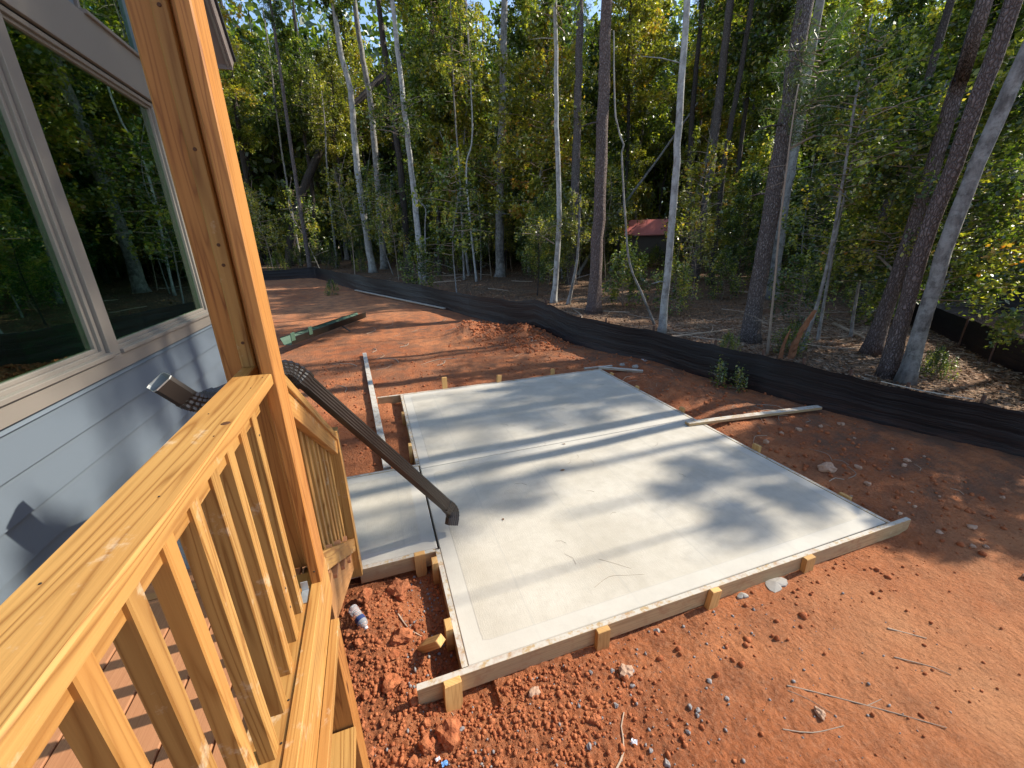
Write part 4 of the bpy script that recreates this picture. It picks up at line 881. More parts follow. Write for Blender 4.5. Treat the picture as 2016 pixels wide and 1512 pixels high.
# ------------------------------------------------------------------ vegetation
def crown_mesh(name, seed, H, Rm, nb, nl, leaf, mat, shape='full', droop=0.25, aspect=0.62, twigs=True, spread=0.42, h0=0.0, tintc=0.0):
    r_ = np.random.default_rng(seed); Vs = []; Ts = []; TV = []; TF = []; tvn = 0
    for b in range(nb):
        h = h0 + (H - h0) * ((b + r_.uniform(0, 1)) / nb); t = h / H
        prof_ = {'full': math.sin(math.pi * min(1, .12 + t * .86)) ** .6, 'top': (t ** .5) * (1 - .55 * t), 'open': .55 + .45 * math.sin(math.pi * t), 'shrub': math.sqrt(max(.05, 1 - t * t))}[shape]
        L = Rm * prof_ * r_.uniform(.55, 1.12); az = b * 2.399 + r_.uniform(-.5, .5); rise = r_.uniform(-.05, .55)
        m = int(nl * r_.uniform(.6, 1.3)); nc_ = max(3, m // 14); cen = r_.uniform(.18, 1, nc_) ** .75; ci_ = r_.integers(0, nc_, m); s = np.clip(cen[ci_] + r_.normal(0, .045, m), .1, 1.1); lc_ = r_.normal(0, 1, nc_)[ci_]; wid = spread * L * (0.35 + .65 * s) * .6
        lat = (lc_ * .8 + r_.normal(0, .28, m)) * wid * .6; dz = r_.normal(0, .10, m) * (1 + .4 * L) - droop * s * s * L * .5
        ca, sa = math.cos(az), math.sin(az); x = ca * L * s - sa * lat; y = sa * L * s + ca * lat; z = h + rise * L * s + dz
        C_ = np.stack([x, y, z], -1); nrm = r_.normal(0, .8, (m, 3)) + [0.1, 0, 1.0]; nrm /= np.linalg.norm(nrm, axis=1)[:, None]
        d = r_.normal(0, 1, (m, 3)); d -= nrm * (d * nrm).sum(1)[:, None]; d /= np.linalg.norm(d, axis=1)[:, None]; e = np.cross(nrm, d)
        sz = leaf * 1.3 * r_.uniform(.5, 1.25, m)[:, None]
        Q_ = np.stack([C_ - d * sz * .5, C_ + e * sz * aspect * .5 + nrm * sz * .06, C_ + d * sz * .5, C_ - e * sz * aspect * .5 + nrm * sz * .06], 1)
        Vs.append(Q_.reshape(-1, 3)); br = r_.normal(0, .20); Ts.append(np.clip(r_.beta(2.0, 2.6, m) + br + tintc, 0, 1))
        if twigs:
            p0 = np.array([0, 0, h]); p1 = np.array([ca * L * .5, sa * L * .5, h + rise * L * .5]); p2 = np.array([ca * L * .95, sa * L * .95, h + rise * L * .95 - droop * L * .4]); a = 0.010 + .006 * L
            side = np.array([-sa, ca, 0]); up = np.array([0, 0, 1.0])
            for (p, w_) in ((p0, a), (p1, a * .6), (p2, a * .25)):
                for q in range(3): TV.append(p + side * math.cos(q * 2.094) * w_ + up * math.sin(q * 2.094) * w_)
            for g_ in (0, 3):
                for q in range(3): TF.append((tvn + g_ + q, tvn + g_ + (q + 1) % 3, tvn + g_ + 3 + (q + 1) % 3, tvn + g_ + 3 + q))
            tvn += 9
    Vl = np.concatenate(Vs); nq = len(Vl) // 4; Fl = np.arange(nq * 4).reshape(-1, 4); T = np.concatenate(Ts)
    if twigs and TV:
        F_ = np.concatenate([Fl, np.array(TF) + len(Vl)]); Vl = np.concatenate([Vl, np.array(TV)]); T = np.concatenate([T, np.zeros(len(TF))])
        me = npmesh(name, Vl, F_, [M[mat], M['twig']], {'tint': ('FACE', T)}); mi = np.zeros(len(F_), np.int32); mi[nq:] = 1; me.polygons.foreach_set('material_index', mi)
    else: me = npmesh(name, Vl, Fl, M[mat], {'tint': ('FACE', T)})
    return me
UND = [crown_mesh('crown', 100 + i, 6.5, 1.9, 80, 170, .11, 'leaf', 'full', h0=1.0) for i in range(3)] + [crown_mesh('crown', 104, 6.5, 2.0, 75, 150, .11, 'leaf_yellow', 'full', h0=1.2)]
MID = [crown_mesh('crown', 110 + i, 11.0, 3.2, 120, 230, .16, 'leaf', 'full', h0=1.0) for i in range(3)] + [crown_mesh('crown', 114, 11.0, 3.0, 110, 210, .16, 'leaf_yellow', 'full', h0=1.0)]
TOP = [crown_mesh('crown', 120 + i, 8.0, 3.4, 90, 120, .15, 'leaf', 'top', h0=.5) for i in range(2)]
PIN = [crown_mesh('crown', 130 + i, 7.0, 2.8, 60, 240, .17, 'needle', 'top', aspect=.10, spread=.5) for i in range(2)]
SHR = [crown_mesh('crown', 140 + i, 1.3, .8, 40, 70, .06, 'leaf', 'shrub') for i in range(3)]
SAP = [crown_mesh('crown', 150, 4.2, 1.25, 42, 55, .095, 'leaf', 'open', h0=1.0), crown_mesh('crown', 151, 4.2, 1.2, 34, 50, .10, 'leaf_yellow', 'open', h0=1.2)]

def tree(name, pts, r, top, mat, label, cat='tree', group=None, crown=None, crown_z=None, cs=1.0, seed=0, flare=0.5, taper=0.75, ns=12, stubs=0, jit=.05):
    """trunk through pts (world), continued up to height `top`; crown mesh shared"""
    P = [Vector(p) for p in pts]; 
    if top and P[-1].z < top:
        d = (P[-1] - P[-2]).normalized(); d = (d + Vector((0, 0, 1.5))).normalized(); P.append(P[-1] + d * (top - P[-1].z) / d.z)
    P[0] = Vector((P[0].x, P[0].y, gz(P[0].x, P[0].y) - .05)); root = tag(empty(name, P[0]), label, cat, group)
    L = sum((P[i + 1] - P[i]).length for i in range(len(P) - 1)); q = resample(P, max(.25, L / 40)); n = len(q); r_ = random.Random(seed)
    acc = 0; rd = []
    for i, p in enumerate(q):
        if i: acc += (q[i] - q[i - 1]).length
        rd.append(max(.006, r * (1 - taper * (acc / L)) * (1 + .30 * math.exp(-acc * 4.5))))
    q = [p + Vector((r_.uniform(-1, 1), r_.uniform(-1, 1), 0)) * r * .10 for p in q]
    V, F_ = tube(q, rd, ns, jit, seed, flare * .35); V = [v - P[0] for v in V]
    for s in range(stubs):
        i = r_.randint(int(n * .08), int(n * .75)); a = r_.uniform(0, 6.28); l = r_.uniform(.2, 1.1); d = Vector((math.cos(a), math.sin(a), r_.uniform(-.3, .5))); rs2 = rd[i] * .16 + .004
        s0 = q[i] - P[0]; v2, f2 = tube([s0, s0 + d * l * .5 + Vector((0, 0, .03)), s0 + d * l], [rs2, rs2 * .7, rs2 * .3], 5); k0 = len(V); V += v2; F_ += [tuple(x + k0 for x in f) for f in f2]
    mk('trunk', V, F_, M[mat], root, None, True)
    if crown is not None:
        c = link('crown', crown, root)
        tz = crown_z if crown_z is not None else 0.3 * L
        acc = 0; pos = q[-1]
        for p in q:
            if p.z - P[0].z >= tz: pos = p; break
        c.location = pos - P[0]; c.rotation_euler = (0, 0, r_.uniform(0, 6.28)); c.scale = (cs, cs, cs)
    return root
T = HERO = {
 't1': (0.26, [[0.22, 33.27, 0.4], [0.05, 33.27, 4.58], [0.06, 33.27, 8.49], [0.24, 33.27, 12.07], [-0.04, 33.27, 13.99], [-0.12, 33.27, 16.84]]),
 't2': (0.285, [[1.16, 36.21, 0.48], [1.38, 36.2, 6.26], [1.55, 36.2, 12.08], [1.39, 36.2, 14.86], [1.27, 36.21, 17.75]]),
 't3': (0.25, [[2.58, 30.91, 0.35], [2.75, 30.89, 4.11], [2.77, 30.89, 8.17], [2.61, 30.9, 12.38], [2.46, 30.92, 16.16]]),
 't4': (0.185, [[2.95, 25.45, 0.22], [2.91, 25.46, 5.14], [2.82, 25.47, 8.39], [2.74, 25.48, 11.33], [2.69, 25.48, 13.82]]),
 't5': (0.31, [[8.22, 26.38, 0.24], [8.33, 26.35, 5.92], [8.61, 26.26, 10.22], [8.77, 26.21, 14.94]]),
 't6': (0.115, [[7.02, 15.21, -0.01], [7.16, 15.14, 3.23], [7.01, 15.21, 6.28], [6.96, 15.23, 8.25], [6.9, 15.26, 9.92]]),
 't7': (0.255, [[10.63, 20.71, 0.11], [10.66, 20.7, 5.5], [10.65, 20.7, 9.89], [10.61, 20.72, 12.79]]),
 't8': (0.215, [[7.37, 12.59, -0.06], [7.38, 12.58, 3.54], [7.35, 12.6, 6.37], [7.31, 12.62, 8.82]]),
 't9': (0.034, [[8.1, 10.1, -0.1], [7.75, 10.39, 0.81], [7.4, 10.66, 1.7], [7.24, 10.79, 2.84], [7.05, 10.95, 4.69], [7.08, 10.92, 4.88], [6.87, 11.09, 5.57], [6.73, 11.2, 7.5]]),
 't10': (0.10, [[7.57, 9.13, -0.1], [7.54, 9.16, 3.01], [7.46, 9.22, 5.25], [7.4, 9.27, 7.37]]),
 't11': (0.275, [[18.02, 19.48, 0.08], [18.11, 19.39, 4.28], [18.08, 19.41, 9.07], [18.04, 19.46, 12.98]]),
 't12': (0.159, [[17.62, 17.7, 0.04], [17.48, 17.84, 5.77], [17.57, 17.74, 9.88], [17.6, 17.72, 12.41]]),
 't13': (0.192, [[19.29, 21.52, 0.12], [18.79, 21.96, 7.79], [18.65, 22.09, 12.69]]),
 't14': (0.185, [[8.73, 7.29, -0.09], [8.7, 7.33, 2.79], [8.69, 7.35, 5.03], [8.66, 7.38, 6.72]]),
 't15': (0.200, [[15.82, 12.55, -0.07], [15.71, 12.69, 3.66], [15.68, 12.73, 7.05], [15.66, 12.76, 9.99]]),
 't16a': (0.132, [[9.96, 5.36, -0.09], [10.0, 5.3, 1.76], [10.02, 5.27, 3.56], [10.02, 5.25, 4.93], [10.04, 5.23, 5.96]]),
 't16b': (0.118, [[8.61, 4.27, -0.1], [8.58, 4.33, 2.06], [8.61, 4.27, 3.35], [8.64, 4.22, 4.62], [8.65, 4.19, 5.33]]),
 't16c': (0.104, [[8.53, 3.96, -0.1], [8.51, 4.0, 2.07], [8.53, 3.97, 3.3], [8.57, 3.89, 4.28], [8.6, 3.82, 5.05]]),
 't17': (0.125, [[15.47, 8.97, -0.1], [15.44, 9.02, 2.75], [15.5, 8.9, 4.97], [15.52, 8.87, 6.27], [15.53, 8.87, 7.84]]),
 't18': (0.038, [[8.86, 6.06, -0.1], [8.92, 5.98, 1.43], [8.89, 6.03, 3.17], [8.83, 6.12, 4.82]]),
 't18b': (0.037, [[10.25, 6.68, -0.1], [10.19, 6.77, 2.0], [10.17, 6.8, 3.07]]),
 't19': (0.027, [[8.02, 6.19, -0.1], [7.94, 6.29, 1.45], [7.88, 6.38, 2.62], [7.81, 6.47, 4.4]]),
 't21': (0.073, [[21.72, 8.64, -0.1], [21.72, 8.65, 1.34], [21.77, 8.52, 3.34]]),
 't21b': (0.059, [[21.86, 8.28, -0.1], [21.89, 8.21, 0.91], [21.96, 8.02, 1.87]]),
 't22': (0.40, [[-7.09, 43.68, 0.67], [-5.87, 43.88, 5.0], [-3.43, 44.28, 9.75], [-0.52, 44.75, 13.41], [1.33, 45.05, 15.24], [3.53, 45.41, 17.22], [8.1, 46.15, 21.17], [11.85, 46.76, 24.04]]),
 't23': (0.10, [[-5.99, 43.18, 0.66], [-5.94, 43.19, 8.32], [-5.79, 43.21, 12.3], [-5.48, 43.25, 17.25]]),
 't24': (0.215, [[-4.76, 45.35, 0.72], [-4.16, 45.42, 8.44], [-4.09, 45.42, 13.06], [-3.52, 45.48, 17.54]]),
 't25': (0.105, [[-2.74, 40.35, 0.59], [-2.34, 40.38, 8.45], [-2.01, 40.4, 11.52]]),
 't26': (0.252, [[-2.28, 51.1, 0.86], [-2.2, 51.11, 9.18], [-2.25, 51.11, 12.13]]),
 't27': (0.181, [[3.48, 55.86, 0.99], [3.56, 55.85, 7.85], [4.01, 55.83, 12.82]]),
 't28': (0.065, [[5.51, 25.29, 0.21], [5.57, 25.28, 5.97], [5.5, 25.29, 9.55], [5.57, 25.28, 13.49]]),
 't29': (0.062, [[6.0, 24.13, 0.19], [5.71, 24.2, 5.98], [6.14, 24.09, 8.04], [6.11, 24.1, 13.53]]),
 't31': (0.11, [[13.6, 25.6, 0.2], [15.33, 25.03, 3.18], [17.7, 23.65, 6.97], [19.51, 22.59, 10.0]]),
 't32': (0.068, [[7.39, 14.65, -0.03], [7.65, 14.52, 1.54], [7.69, 14.5, 2.84]]),
 't33': (0.136, [[23.26, 26.11, 0.23], [23.43, 25.96, 5.6], [23.67, 25.75, 9.43], [23.34, 26.03, 16.54]]),
 't34': (0.30, [[-10.08, 46.38, 0.74], [-9.5, 46.81, 12.62], [-9, 47.08, 19.9]]),
}
INFO = {  # key: name, bark, top, crown, crown_z, scale, label, stubs
 't1': ('hardwood_tree', 'bark_pale', 22, TOP[0], 15, 1.0, 'pale whitish tree with a gentle bend, leftmost of the light trunks behind the far fence', 3),
 't2': ('hardwood_tree', 'bark_grey', 24, TOP[1], 17, 1.0, 'grey mottled trunk just right of the pale bent one behind the far fence', 5),
 't3': ('pine_tree', 'bark_dark', 24, PIN[0], 17, 1.0, 'slim dark purple-brown pine between two pale trunks behind the far fence', 4),
 't4': ('hardwood_tree', 'bark_pale', 20, TOP[0], 13, .9, 'slim pale trunk with a kinked vine beside its foot behind the fence', 3),
 't5': ('hardwood_tree', 'bark_grey', 22, TOP[1], 15, 1.1, 'straight grey upright trunk in the middle of the woods', 6),
 't6': ('hardwood_tree', 'bark_pale', 13, SAP[0], 8, 1.3, 'thin pale upright trunk just left of two brown pines', 3),
 't7': ('pine_tree', 'bark_pine', 20, PIN[1], 14, 1.0, 'brown pine trunk standing behind and left of the nearer middle pine', 5),
 't8': ('pine_tree', 'bark_red', 19, PIN[0], 13, 1.0, 'stout reddish brown pine at the fence in the middle of the picture', 5),
 't9': ('vine', 'bark_grey', 0, None, 0, 1, 'bare crooked vine snaking up beside the middle pine', 0),
 't10': ('hardwood_tree', 'bark_pale', 14, TOP[0], 9, .7, 'straight slim pale trunk right behind the fence, between the crooked vine and the big pine', 2),
 't11': ('pine_tree', 'bark_pine', 20, PIN[1], 15, 1.0, 'rough leaning pine deeper in the woods, left of the biggest near pine', 4),
 't12': ('pine_tree', 'bark_dark', 19, PIN[0], 14, .9, 'dark leaning trunk immediately right of the rough leaning pine', 4),
 't13': ('pine_tree', 'bark_dark', 19, PIN[0], 14, .9, 'dark trunk half hidden in leaves behind the slim pale trunk', 2),
 't14': ('pine_tree', 'bark_pine', 17, PIN[1], 11, 1.0, 'big grey-brown pine with thick scaly bark at the fence, right of the middle', 4),
 't15': ('hardwood_tree', 'bark_grey', 18, TOP[1], 12, 1.0, 'grey trunk showing just behind the right side of the big scaly pine', 3),
 't16a': ('pine_tree', 'bark_red', 17, PIN[0], 11, .8, 'dark pine at the back left of the three leaning trunks', 3),
 't16b': ('pine_tree', 'bark_red', 16, PIN[1], 10.5, .7, 'reddish scaly pine in the middle of the three leaning trunks', 0),
 't16c': ('hardwood_tree', 'bark_grey', 16, TOP[0], 10, .7, 'smooth pale grey trunk, rightmost of the three leaning together', 0),
 't17': ('pine_tree', 'bark_dark', 16, PIN[0], 12, .8, 'dark pine standing behind the three leaning trunks', 3),
 't18': ('sapling', 'bark_grey', 6, SAP[0], 2.2, .8, 'thin bare leaning sapling left of the three leaning trunks', 8),
 't18b': ('sapling', 'bark_grey', 5, SAP[1], 2, .8, 'second thin sapling just behind the bare leaning one', 6),
 't19': ('sapling', 'twig', 5, None, 2, .8, 'hair-thin stem beside the big scaly pine', 6),
 't21': ('hardwood_tree', 'bark_grey', 12, UND[0], 5, .9, 'thin leaning trunk at the right edge behind the farthest fence', 2),
 't21b': ('hardwood_tree', 'bark_grey', 12, UND[1], 5, .9, 'second thin leaning trunk at the right edge behind the farthest fence', 2),
 't22': ('leaning_tree', 'bark_dark', 0, None, 0, 1, 'dark tree leaning far over to the right across the left woods', 3),
 't23': ('sapling', 'bark_grey', 20, SAP[0], 10, 1.5, 'thin pale stem crossing the foot of the far-leaning dark tree', 3),
 't24': ('hardwood_tree', 'bark_dark', 22, MID[0], 10, .8, 'dark trunk just right of the foot of the far-leaning tree', 3),
 't25': ('sapling', 'bark_grey', 14, SAP[1], 8, 1.5, 'thin pale stem behind the corner of the far fence', 2),
 't26': ('hardwood_tree', 'bark_grey', 20, MID[1], 9, .8, 'grey trunk deep in the woods above the far fence corner', 3),
 't27': ('hardwood_tree', 'bark_grey', 20, MID[2], 10, .8, 'short-looking pale trunk deep between the pale pair and the slim dark pine', 3),
 't28': ('sapling', 'bark_grey', 15, SAP[0], 8, 1.3, 'thin upright pale stem left of the straight grey trunk, left one of a pair', 4),
 't29': ('sapling', 'bark_pale', 15, SAP[1], 8, 1.3, 'thin upright pale stem left of the straight grey trunk, right one of a pair', 4),
 't31': ('leaning_tree', 'bark_grey', 0, None, 0, 1, 'thin dead trunk slanting up to the right behind the stout middle pine', 2),
 't32': ('sapling', 'bark_grey', 4, SAP[1], 1.5, .6, 'short leaning stem between the thin pale trunk and the stout middle pine', 2),
 't33': ('hardwood_tree', 'bark_grey', 20, MID[3], 9, .8, 'slim grey trunk between the slim pale trunk and the rough leaning pine', 3),
 't34': ('hardwood_tree', 'bark_dark', 22, MID[1], 9, .8, 'dark trunk nearest the porch post at the far left of the woods', 3),
}
for i, (k_, (r, pts)) in enumerate(HERO.items()):
    nm, bk, top, cr, cz, cs, lb, st_ = INFO[k_]
    cat = 'vine' if nm == 'vine' else ('sapling' if nm == 'sapling' else 'tree')
    tree(nm, pts, r, top, bk, lb, cat, None, cr, cz, cs, seed=i + 3, ns=20 if r > .1 and pts[0][1] < 16 else 10, taper=.6 if top else .5, stubs=st_, flare=0.2 if r < .06 else .8, jit=.05)
tree('vine', [[3.10, 25.3, .2], [3.35, 25.2, 3.4], [3.45, 25.2, 4.3], [2.95, 25.3, 5.3], [2.9, 25.3, 9.0]], .05, 0, 'bark_grey', 'kinked grey vine bulging out beside the slim pale trunk', 'vine', seed=90)
# broken snag
V, F_ = tube(resample([(8.09, 5.75, gz(8.09, 5.75) - .05), (8.15, 5.68, .5), (8.28, 5.58, 1.0)], .08), [.075 - .05 * i / 14 for i in range(16)], 7, .35, 5)
tag(mk('snag', V, F_, M['snag']), 'broken reddish rotten stump standing behind the fence right of the big pine', 'stump')
V, F_ = tube(resample([(7.95, 5.85, gz(7.95, 5.85) - .05), (7.98, 5.83, .35), (8.02, 5.80, .6)], .08), [.05 - .04 * i / 8 for i in range(12)], 6, .35, 6)
tag(mk('snag', V, F_, M['snag']), 'shorter splintered stump left of the broken reddish one', 'stump')

# generic woods -------------------------------------------------------------
def outside(x, y, m=1.2):
    a = np.array([x]); b = np.array([y])
    return not (inside(a, b)[0] or inside(a - m, b)[0] or inside(a, b - m)[0])
heroxy = [(p[1][0][0], p[1][0][1]) for p in HERO.values()]
placed = []
def scatter(n, xr, yr, dmin, cond, tries=6000):
    out = []
    for _ in range(tries):
        if len(out) >= n: break
        x = random.uniform(*xr); y = random.uniform(*yr)
        if not outside(x, y) or not cond(x, y): continue
        if any((x - a) ** 2 + (y - b) ** 2 < dmin * dmin for a, b in placed + heroxy): continue
        placed.append((x, y)); out.append((x, y))
    return out
heroad = [(math.atan2(p[1][0][0], p[1][0][1]), math.hypot(p[1][0][0], p[1][0][1]), k_) for k_, p in HERO.items() if p[0] > .06]
def clear(x, y, w):
    D = math.hypot(x, y); a = math.atan2(x, y)
    if D < 38 and abs(a - .635) * D < 1.6 + w * 1.2: return False
    if x > 22 and 27 < y < 33.5: return False
    for ha, hd, k_ in heroad:
        if D < hd + 1 and abs(a - ha) * D < w * (2.2 if k_ in ('t22', 't1', 't4') else 1): return False
    return True
def copy_tree(src, x, y, s, rz, tilt=(0, 0)):
    o = src.copy(); COL.objects.link(o); o.location = (x, y, gz(x, y) - .06); o.scale = (s, s, s); o.rotation_euler = (tilt[0], tilt[1], rz)
    for c in src.children:
        d = c.copy(); COL.objects.link(d); d.parent = o
    return o
ALT = ['with dark bark', 'with grey bark', 'with yellowing leaves', 'with dense green leaves']
def forest(name, protos, spots, label, group, smin=.8, smax=1.2, cat='tree', tl=.05):
    for i, (x, y) in enumerate(spots):
        src = protos[i % len(protos)]
        o = copy_tree(src, x, y, random.uniform(smin, smax), random.uniform(0, 6.28), (random.uniform(-tl, tl), random.uniform(-tl, tl)))
        lb = label if isinstance(label, str) else label[i % len(label)]
        tag(o, lb, cat, group)
def proto(name, r, H, bk, crown, cz, cs, seed, lean=.3, stubs=4):
    r_ = random.Random(seed); pts = [(0, 0, 0), (r_.uniform(-lean, lean), r_.uniform(-lean, lean), H * .35), (r_.uniform(-lean, lean) * 1.5, r_.uniform(-lean, lean) * 1.5, H * .7), (r_.uniform(-lean, lean) * 2, r_.uniform(-lean, lean) * 2, H)]
    return tree(name, pts, r, 0, bk, 'x', 'tree', None, crown, cz, cs, seed, ns=8, stubs=stubs, taper=.7)
PROTOS = dict(
  tall=[proto('hardwood_tree', .15, 20, 'bark_dark', MID[0], 8, 1.0, 201), proto('hardwood_tree', .12, 18, 'bark_grey', MID[1], 7, 1.0, 202), proto('hardwood_tree', .17, 21, 'bark_dark', MID[3], 9, 1.0, 203)],
  pine=[proto('pine_tree', .16, 22, 'bark_pine', PIN[0], 15, 1.1, 204, .15), proto('pine_tree', .13, 21, 'bark_dark', PIN[1], 14, 1.1, 205, .15)],
  under=[proto('understory_tree', .05, 7, 'bark_grey', UND[0], .7, 1.0, 206, .25), proto('understory_tree', .045, 7, 'bark_dark', UND[1], .5, 1.0, 207, .3), proto('understory_tree', .05, 7, 'bark_grey', UND[3], .6, 1.0, 208, .3), proto('understory_tree', .05, 7, 'bark_dark', UND[2], .4, 1.0, 209, .3)],
  mid=[proto('midstory_tree', .08, 12, 'bark_dark', MID[2], 1.0, .95, 210, .4), proto('midstory_tree', .07, 11, 'bark_grey', MID[0], 1.2, .85, 211, .4), proto('midstory_tree', .08, 12, 'bark_grey', MID[3], 1.4, .9, 212, .4)],
  top=[proto('hardwood_tree', .13, 17, 'bark_grey', TOP[0], 9, .75, 221, .2), proto('hardwood_tree', .13, 18, 'bark_dark', TOP[1], 10, .8, 222, .2)],
  sap=[proto('sapling', .022, 5, 'bark_grey', SAP[0], .2, 1.0, 213, .4, 8), proto('sapling', .02, 5, 'twig', SAP[1], .3, 1.0, 214, .4, 8)],
  shrub=[proto('shrub', .012, 1.0, 'twig', SHR[i], 0.05, 1.0, 215 + i, .1, 0) for i in range(3)],
)
sector = lambda x, y: -0.32 < math.atan2(x, y) < 1.42 or x > 0
D_ = lambda x, y: math.hypot(x, y)
sunlane = lambda x, y: not (x > 0 and -4.5 < y < 1.9)
forest('t', PROTOS['tall'], scatter(84, (-22, 48), (1, 75), 1.9, lambda x, y: sector(x, y) and D_(x, y) > 21 and sunlane(x, y) and clear(x, y, .3) and not (x > 0 and y < 7.5 and x < 24)), ['tall dark-barked tree standing deep in the woods behind the nearer trunks', 'tall grey-barked tree standing deep in the woods behind the nearer trunks', 'tall tree with yellowing leaves deep in the woods behind the nearer trunks'], 'tall trees deep in the woods')
forest('t', PROTOS['pine'], scatter(34, (-22, 50), (1, 75), 1.9, lambda x, y: sector(x, y) and D_(x, y) > 21 and sunlane(x, y)), ['straight scaly-barked pine deep in the woods', 'straight dark slim pine deep in the woods'], 'pines deep in the woods')
forest('t', PROTOS['mid'], scatter(80, (-22, 46), (4, 66), 1.8, lambda x, y: sector(x, y) and 24 < D_(x, y) < 66 and x > -12 + 0 * y and clear(x, y, 1.5)), ['half-grown green tree on a dark stem filling the middle of the woods', 'half-grown green tree on a grey stem filling the middle of the woods', 'half-grown yellowing tree filling the middle of the woods'], 'half-grown trees in the woods', .8, 1.25)
forest('t', PROTOS['under'], scatter(75, (-14, 36), (4, 52), 1.5, lambda x, y: sector(x, y) and 18 < D_(x, y) < 50 and clear(x, y, .8)), ['low green understory tree on a grey stem among the trunks', 'low green understory tree on a dark stem among the trunks', 'low yellowing understory tree on a grey stem among the trunks', 'low dense understory tree on a dark stem among the trunks'], 'understory trees in the woods', .6, 1.05, tl=.1)
forest('t', PROTOS['sap'], scatter(40, (-10, 30), (5, 45), .9, lambda x, y: 12.5 < D_(x, y) < 42 and not (.58 < math.atan2(x, y) < .69)), ['thin grey sapling with sparse green leaves in the woods', 'thin brown sapling with sparse yellowing leaves in the woods'], 'saplings in the woods', .7, 1.5, 'sapling', .14)
forest('t', PROTOS['shrub'], scatter(70, (-10, 32), (4.5, 44), .9, lambda x, y: 15 < D_(x, y) < 44), 'low green shrub on the forest floor', 'shrubs on the forest floor', .6, 1.5, 'shrub', .1)
# trees added to the right, mostly out of frame, so their crowns throw the dapple
SH = [(15.5, 3.4, 'pine', 1, .8), (19.5, 5.0, 'pine', 0, .8), (9.6, 1.55, 'under', 0, .62), (8.75, 2.45, 'under', 1, .5), (10.4, 2.9, 'under', 2, .7), (10.9, 5.0, 'under', 3, .72), (11.3, 6.6, 'under', 0, .75), (16.5, 2.5, 'top', 0, .72), (20.5, 6.3, 'top', 1, .9), (9.0, 0.2, 'under', 3, .42)]
SHX = SH
for i, (x, y, kd, ix, s) in enumerate(SH):
    tag(copy_tree(PROTOS[kd][ix], x, y, s, i * 1.7), {'pine': 'slim pine added for shade at the right margin of the woods behind the short black fence', 'under': 'low leafy tree added for shade at the right margin of the woods near the fence', 'top': 'tall thin-crowned tree added for shade at the right margin of the woods'}[kd], 'tree', 'shade trees added at the right margin of the woods')
for gr in PROTOS.values():
    for o in gr:
        for c in list(o.children): bpy.data.objects.remove(c)
        bpy.data.objects.remove(o)
tree('hardwood_tree', [(10.2, 2.35, 0), (10.0, 2.2, 5), (9.7, 2.1, 10.5)], .028, 0, 'bark_grey', 'unseen slender tree added behind the fence so its crown shades the house wall', 'tree', None, UND[1], 8.2, .30, seed=400)  # added unseen tree; its small crown shades the siding where the downspout's shadow falls
# individual near leafy branches and bushes
def bush(x, y, me, s, label, name='shrub', cat='shrub'):
    o = empty(name, (x, y, gz(x, y) - .03)); o.scale = (s, s, s); o.rotation_euler = (0, 0, x * 3); link('foliage', me, o); return tag(o, label, cat)
WEED = crown_mesh('weed', 301, .45, .28, 16, 22, .045, 'leaf', 'shrub', twigs=True)
bush(-1.87, 21.6, SHR[0], .55, 'small green bush alone on the bare clay before the far fence')
bush(5.62, 4.75, WEED, .8, 'small grey-green weed at the fence right of the patio', 'weed', 'weed'); bush(5.50, 5.05, WEED, .9, 'taller thin weed at the fence behind the small grey-green one', 'weed', 'weed')
bush(9.3, 3.95, SHR[1], .36, 'dark green low plant behind the fence right of the three leaning trunks', 'fern', 'plant'); bush(9.9, 4.25, SHR[2], .32, 'second low green plant behind the fence, farther from the leaning trunks', 'fern', 'plant')
bush(7.3, 6.6, SHR[1], .35, 'small leafy seedling left of the big scaly pine foot'); bush(8.4, 6.0, SHR[2], .5, 'low leaves at the foot of the thin leaning sapling')
def limb(p0, p1, me, s, label, r=.03, rot=0):
    root = tag(empty('leafy_limb', p0), label, 'branch'); q = resample([Vector((0, 0, 0)), (Vector(p1) - Vector(p0)) * .5 + Vector((0, 0, .15)), Vector(p1) - Vector(p0)], .3); V, F_ = tube(q, [r * (1 - .7 * i / len(q)) for i in range(len(q))], 6, .1)
    mk('bough', V, F_, M['twig'], root); c = link('foliage', me, root); c.location = (Vector(p1) - Vector(p0)) * .35; c.rotation_euler = (0, 0, rot); c.scale = (s, s, s); return root
FLAT = [crown_mesh('foliage', 310, 1.3, 1.9, 26, 60, .10, 'leaf', 'open', droop=.3), crown_mesh('foliage', 311, 1.0, 1.7, 20, 55, .10, 'leaf_yellow', 'open', droop=.3), crown_mesh('foliage', 312, 1.6, 1.6, 26, 170, .15, 'needle', 'open', aspect=.08, droop=.1)]
limb((10.0, 5.3, 3.3), (11.2, 6.8, 3.6), FLAT[0], .8, 'leafy branch in front of the dark pine left of the leaning trunks, upper one')
limb((10.0, 5.3, 1.6), (10.8, 6.6, 2.0), FLAT[1], .7, 'yellow-green leafy branch low between the big pine and the leaning trunks')
limb((15.5, 9.0, 4.6), (14.2, 8.0, 5.2), FLAT[1], 1.1, 'high yellow-green leafy branch above the leaning trunks', .04)
limb((8.7, 7.3, 4.7), (10.2, 7.2, 5.0), FLAT[2], .95, 'dark needle branch hanging right of the top of the big scaly pine')
limb((8.7, 7.3, 4.1), (9.4, 6.6, 4.3), FLAT[2], .65, 'lower dark needle tuft beside the big scaly pine')
limb((21.7, 8.6, 2.6), (17.0, 6.0, 2.5), FLAT[0], 1.1, 'leafy branch above the farthest fence at the right edge, lower one')
limb((21.7, 8.6, 4.4), (15.5, 5.3, 3.7), FLAT[1], 1.1, 'yellow-green leafy branch at the right edge above the farthest fence')
